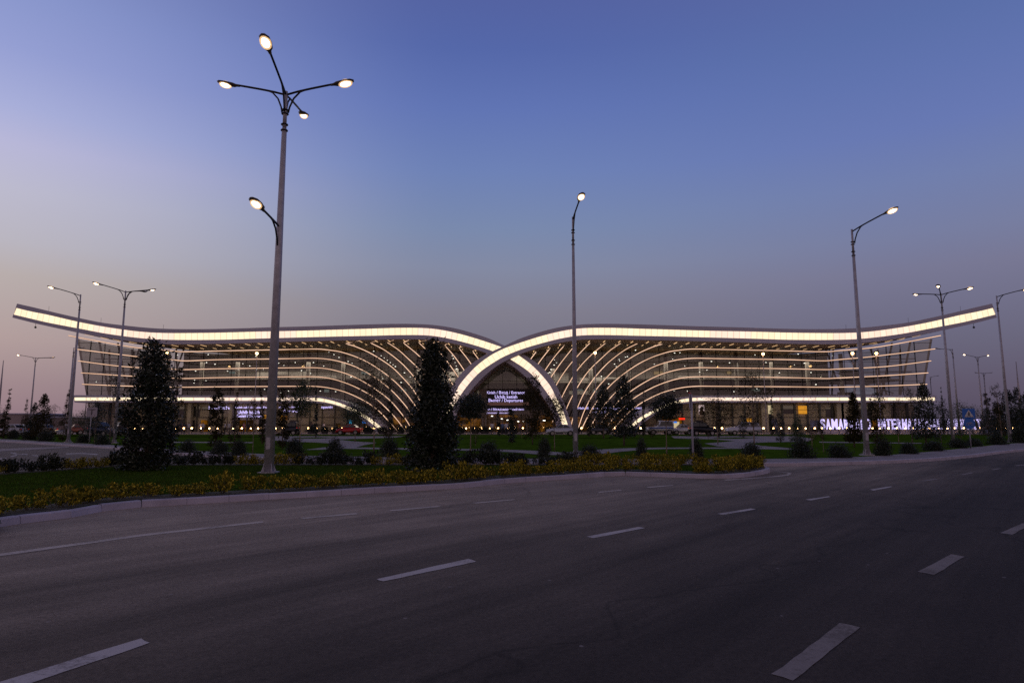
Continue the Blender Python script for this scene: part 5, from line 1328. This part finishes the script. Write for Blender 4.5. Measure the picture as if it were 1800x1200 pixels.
# ------------------------------------------------------------------ people
def person_mesh(pose, shirt, trousers, skin, hair, seed):
    b = bmesh.new()
    st = .16 if pose == 'walk' else .1; fw = .22 if pose == 'walk' else .02
    J = {'pel': (0, 0, .95), 'spi': (0, 0, 1.15), 'che': (0, .01, 1.35), 'nek': (0, 0, 1.5), 'hd0': (0, -.01, 1.58), 'hd1': (0, -.015, 1.68), 'hd2': (0, -.01, 1.75),
         'hl': (-.1, 0, .9), 'kl': (-.11, -fw*.6-.02, .5), 'al': (-.11, -fw+.04, .09), 'tl': (-.12, -fw-.12, .04),
         'hr': (.1, 0, .9), 'kr': (.11, fw*.3-.02, .5), 'ar': (.11, fw+.06, .1), 'tr': (.12, fw-.1, .04),
         'sl': (-.19, 0, 1.42), 'el': (-.25, .03 if pose == 'stand' else fw*.6, 1.14), 'wl': (-.25, -.06, .9) if pose != 'phone' else (-.14, -.24, 1.2), 'nl': (-.25, -.09, .8) if pose != 'phone' else (-.08, -.3, 1.27),
         'sr': (.19, 0, 1.42), 'er': (.25, .03 if pose == 'stand' else -fw*.5, 1.14), 'wr': (.26, -.05, .9), 'nr': (.26, -.07, .8)}
    Rr = {'pel': .14, 'spi': .125, 'che': .15, 'nek': .055, 'hd0': .075, 'hd1': .095, 'hd2': .07, 'hl': .1, 'kl': .065, 'al': .042, 'tl': .035, 'hr': .1, 'kr': .065, 'ar': .042, 'tr': .035,
          'sl': .065, 'el': .045, 'wl': .03, 'nl': .032, 'sr': .065, 'er': .045, 'wr': .03, 'nr': .032}
    E = [('pel', 'spi'), ('spi', 'che'), ('che', 'nek'), ('nek', 'hd0'), ('hd0', 'hd1'), ('hd1', 'hd2'), ('pel', 'hl'), ('hl', 'kl'), ('kl', 'al'), ('al', 'tl'), ('pel', 'hr'), ('hr', 'kr'), ('kr', 'ar'), ('ar', 'tr'),
         ('che', 'sl'), ('sl', 'el'), ('el', 'wl'), ('wl', 'nl'), ('che', 'sr'), ('sr', 'er'), ('er', 'wr'), ('wr', 'nr')]
    for sd, wx in (('nl', -1), ('nr', 1)):   # fingers and thumb
        base = Vector(J[sd]); dirv = (base-Vector(J['wl' if sd == 'nl' else 'wr'])).normalized()
        for f in range(4):
            off = Vector((0, (f-1.5)*.019, 0)); k1 = '%sf%d' % (sd, f); J[k1] = tuple(base+off+dirv*.045); Rr[k1] = .009; E.append((sd, k1)); k2 = k1+'b'; J[k2] = tuple(base+off*1.1+dirv*(.075+.008*(f in (1, 2)))+Vector((-wx*.015, 0, 0))); Rr[k2] = .008; E.append((k1, k2))
        k1 = sd+'t'; J[k1] = tuple(base-dirv*.02+Vector((-wx*.02, -.045, 0))+dirv*.03); Rr[k1] = .01; E.append((sd, k1))
    names = list(J); me = bpy.data.meshes.new('tmp'); me.from_pydata([J[n] for n in names], [(names.index(a), names.index(c_)) for a, c_ in E], [])
    o = bpy.data.objects.new('tmp_person', me); COL.objects.link(o)
    sk_ = o.modifiers.new('s', 'SKIN'); o.modifiers.new('u', 'SUBSURF').levels = 1
    for i, n in enumerate(names): me.skin_vertices[0].data[i].radius = (Rr[n],)*2; me.skin_vertices[0].data[i].use_root = (n == 'pel')
    dg = bpy.context.evaluated_depsgraph_get(); m2 = bpy.data.meshes.new_from_object(o.evaluated_get(dg)); bpy.data.objects.remove(o)
    ms = [mat('skin', skin, .6), mat('shirt_cloth', shirt, .9), mat('trouser_cloth', trousers, .9), mat('shoe', (.02, .02, .02), .6)]
    m2.materials.clear()
    for m_ in ms: m2.materials.append(m_)
    for p in m2.polygons:
        c_ = p.center; p.use_smooth = True
        i = 3 if c_.z < .1 else 2 if c_.z < .96 and abs(c_.x) < .2 else 1 if (c_.z > .9 and c_.z < 1.5 and abs(c_.x) < .23) else 0
        if abs(c_.x) >= .2 and c_.z > 1.2: i = 1
        p.material_index = i
    hb = bmesh.new(); ball(hb, (0, .02, 1.70), .105, 12, sc=(.95, 1.05, .95)); 
    for v in list(hb.verts):
        if v.co.z < 1.66 and v.co.y < .03: hb.verts.remove(v)
    hm = bpy.data.meshes.new('hair'); hb.to_mesh(hm); hb.free(); hm.materials.append(mat('hair_colour', hair, .7))
    fb = bmesh.new(); ball(fb, (0, -.112, 1.655), .018, 6, sc=(.8, 1.2, 1.3)); 
    for sx in (-1, 1): ball(fb, (sx*.035, -.1, 1.685), .01, 6); ball(fb, (sx*.093, -.01, 1.665), .022, 6, sc=(.4, .8, 1.3))
    box(fb, (0, -.1, 1.617), (.045, .012, .008))
    fm = bpy.data.meshes.new('face'); fb.to_mesh(fm); fb.free(); fm.materials.append(ms[0])
    return m2, hm, fm
PM = [person_mesh('stand', (.6, .58, .62), (.03, .03, .05), (.3, .18, .12), (.01, .01, .01), 1), person_mesh('walk', (.1, .16, .32), (.02, .02, .03), (.3, .18, .12), (.01, .01, .01), 2),
      person_mesh('phone', (.45, .2, .22), (.05, .05, .08), (.32, .2, .14), (.02, .012, .01), 3), person_mesh('walk', (.5, .48, .5), (.12, .1, .1), (.3, .18, .12), (.012, .01, .01), 4), person_mesh('stand', (.03, .03, .04), (.02, .02, .02), (.3, .18, .12), (.01, .01, .01), 5)]
PP = [(865, 764, 0, 3.1, 'person in a white shirt standing left of the entrance doors'), (883, 764, 1, .5, 'person in a blue shirt walking under the entrance screen'), (890, 765, 0, .3, 'person in a white shirt and dark trousers beside the one in blue'),
 (914, 763, 2, 3, 'person in a pinkish top near the entrance cypress'), (313, 762, 4, 1.5, 'person in black beside the right flank of the blunt-topped evergreen'), (319, 762, 2, 2, 'person in a pinkish top next to the one in black'), (326, 762, 4, 0, 'person in dark clothes in the middle of the left group'),
 (331, 762, 3, .6, 'person in a pale top at the right of the left group'), (352, 761, 0, 3, 'person in white before the orange doorway left'), (356, 762, 3, 1, 'person in pale clothes just right of the orange doorway person'),
 (395, 762.5, 0, 2.2, 'person in white left of the orange hall entrance'), (402, 762.5, 3, .3, 'person in grey walking left of the spire tree'), (428, 762, 2, 1.3, 'person in a reddish top before the orange hall'), (436, 762, 4, 0, 'person in black before the orange hall'),
 (466, 762.5, 0, .4, 'person in white just left of the four-armed lamp post'), (569, 761, 0, 2.5, 'lone person in white between lamp bollards left of the red car'), (548, 761, 4, 1, 'person in black before the beige lit wall'), (115, 765, 3, .8, 'person in pale clothes behind the left spire tree')]
for px, by, k_, rz, lb in PP:
    p = G(px, by, .2); o = empty('person', p, rz, 1.0)
    bd_, hm, fm = PM[k_]; ob = link(bpy.data.objects.new('body', bd_), o); link(bpy.data.objects.new('hair', hm), ob); link(bpy.data.objects.new('face', fm), ob); tag(o, lb, 'person', 'people on the promenade')

# ------------------------------------------------------------------ distant low buildings
def low_building(x0, x1, ty, Yd, label):
    a, c_ = P(x0, ty, Yd), P(x1, ty, Yd); o = empty('low_building', ((a.x+c_.x)/2, Yd, 0)); W = c_.x-a.x
    b = bmesh.new(); box(b, (0, 6, a.z/2), (W, 12, a.z)); obj('wall', b, MT['wall_grey'], o)
    b = bmesh.new(); box(b, (0, 6, a.z+.12), (W+.5, 12.5, .24)); obj('roof', b, MT['grey_clad'], o)
    n = max(2, int(W/5)); 
    for i in range(n):
        b = bmesh.new(); box(b, (-W/2+(i+.5)*W/n, -.03, a.z*.55), (1.6, .06, 1.1)); obj('window', b, MT['darkglass'], o)
    tag(o, label, 'building')
low_building(-160, 62, 727.5, 175, 'low grey building behind the trees at the far left edge')
low_building(92, 160, 734, 178, 'low flat-roofed building just left of the terminal')
low_building(1700, 1960, 738, 200, 'low building behind the trees at the right edge')
for i, (px, ty, wv) in enumerate(((-20, 716, 40), (128, 728, 26), (146, 722, 30), (1840, 700, 50), (1880, 704, 50))):
    tree('background_tree', px, 763.5, ty, wv, 'round', .1, ['tree cut off by the left edge', 'low tree before the flat-roofed building left of the terminal', 'low tree under the left canopy end', 'dark tree just outside the right edge', 'farthest dark tree outside the right edge'][i])
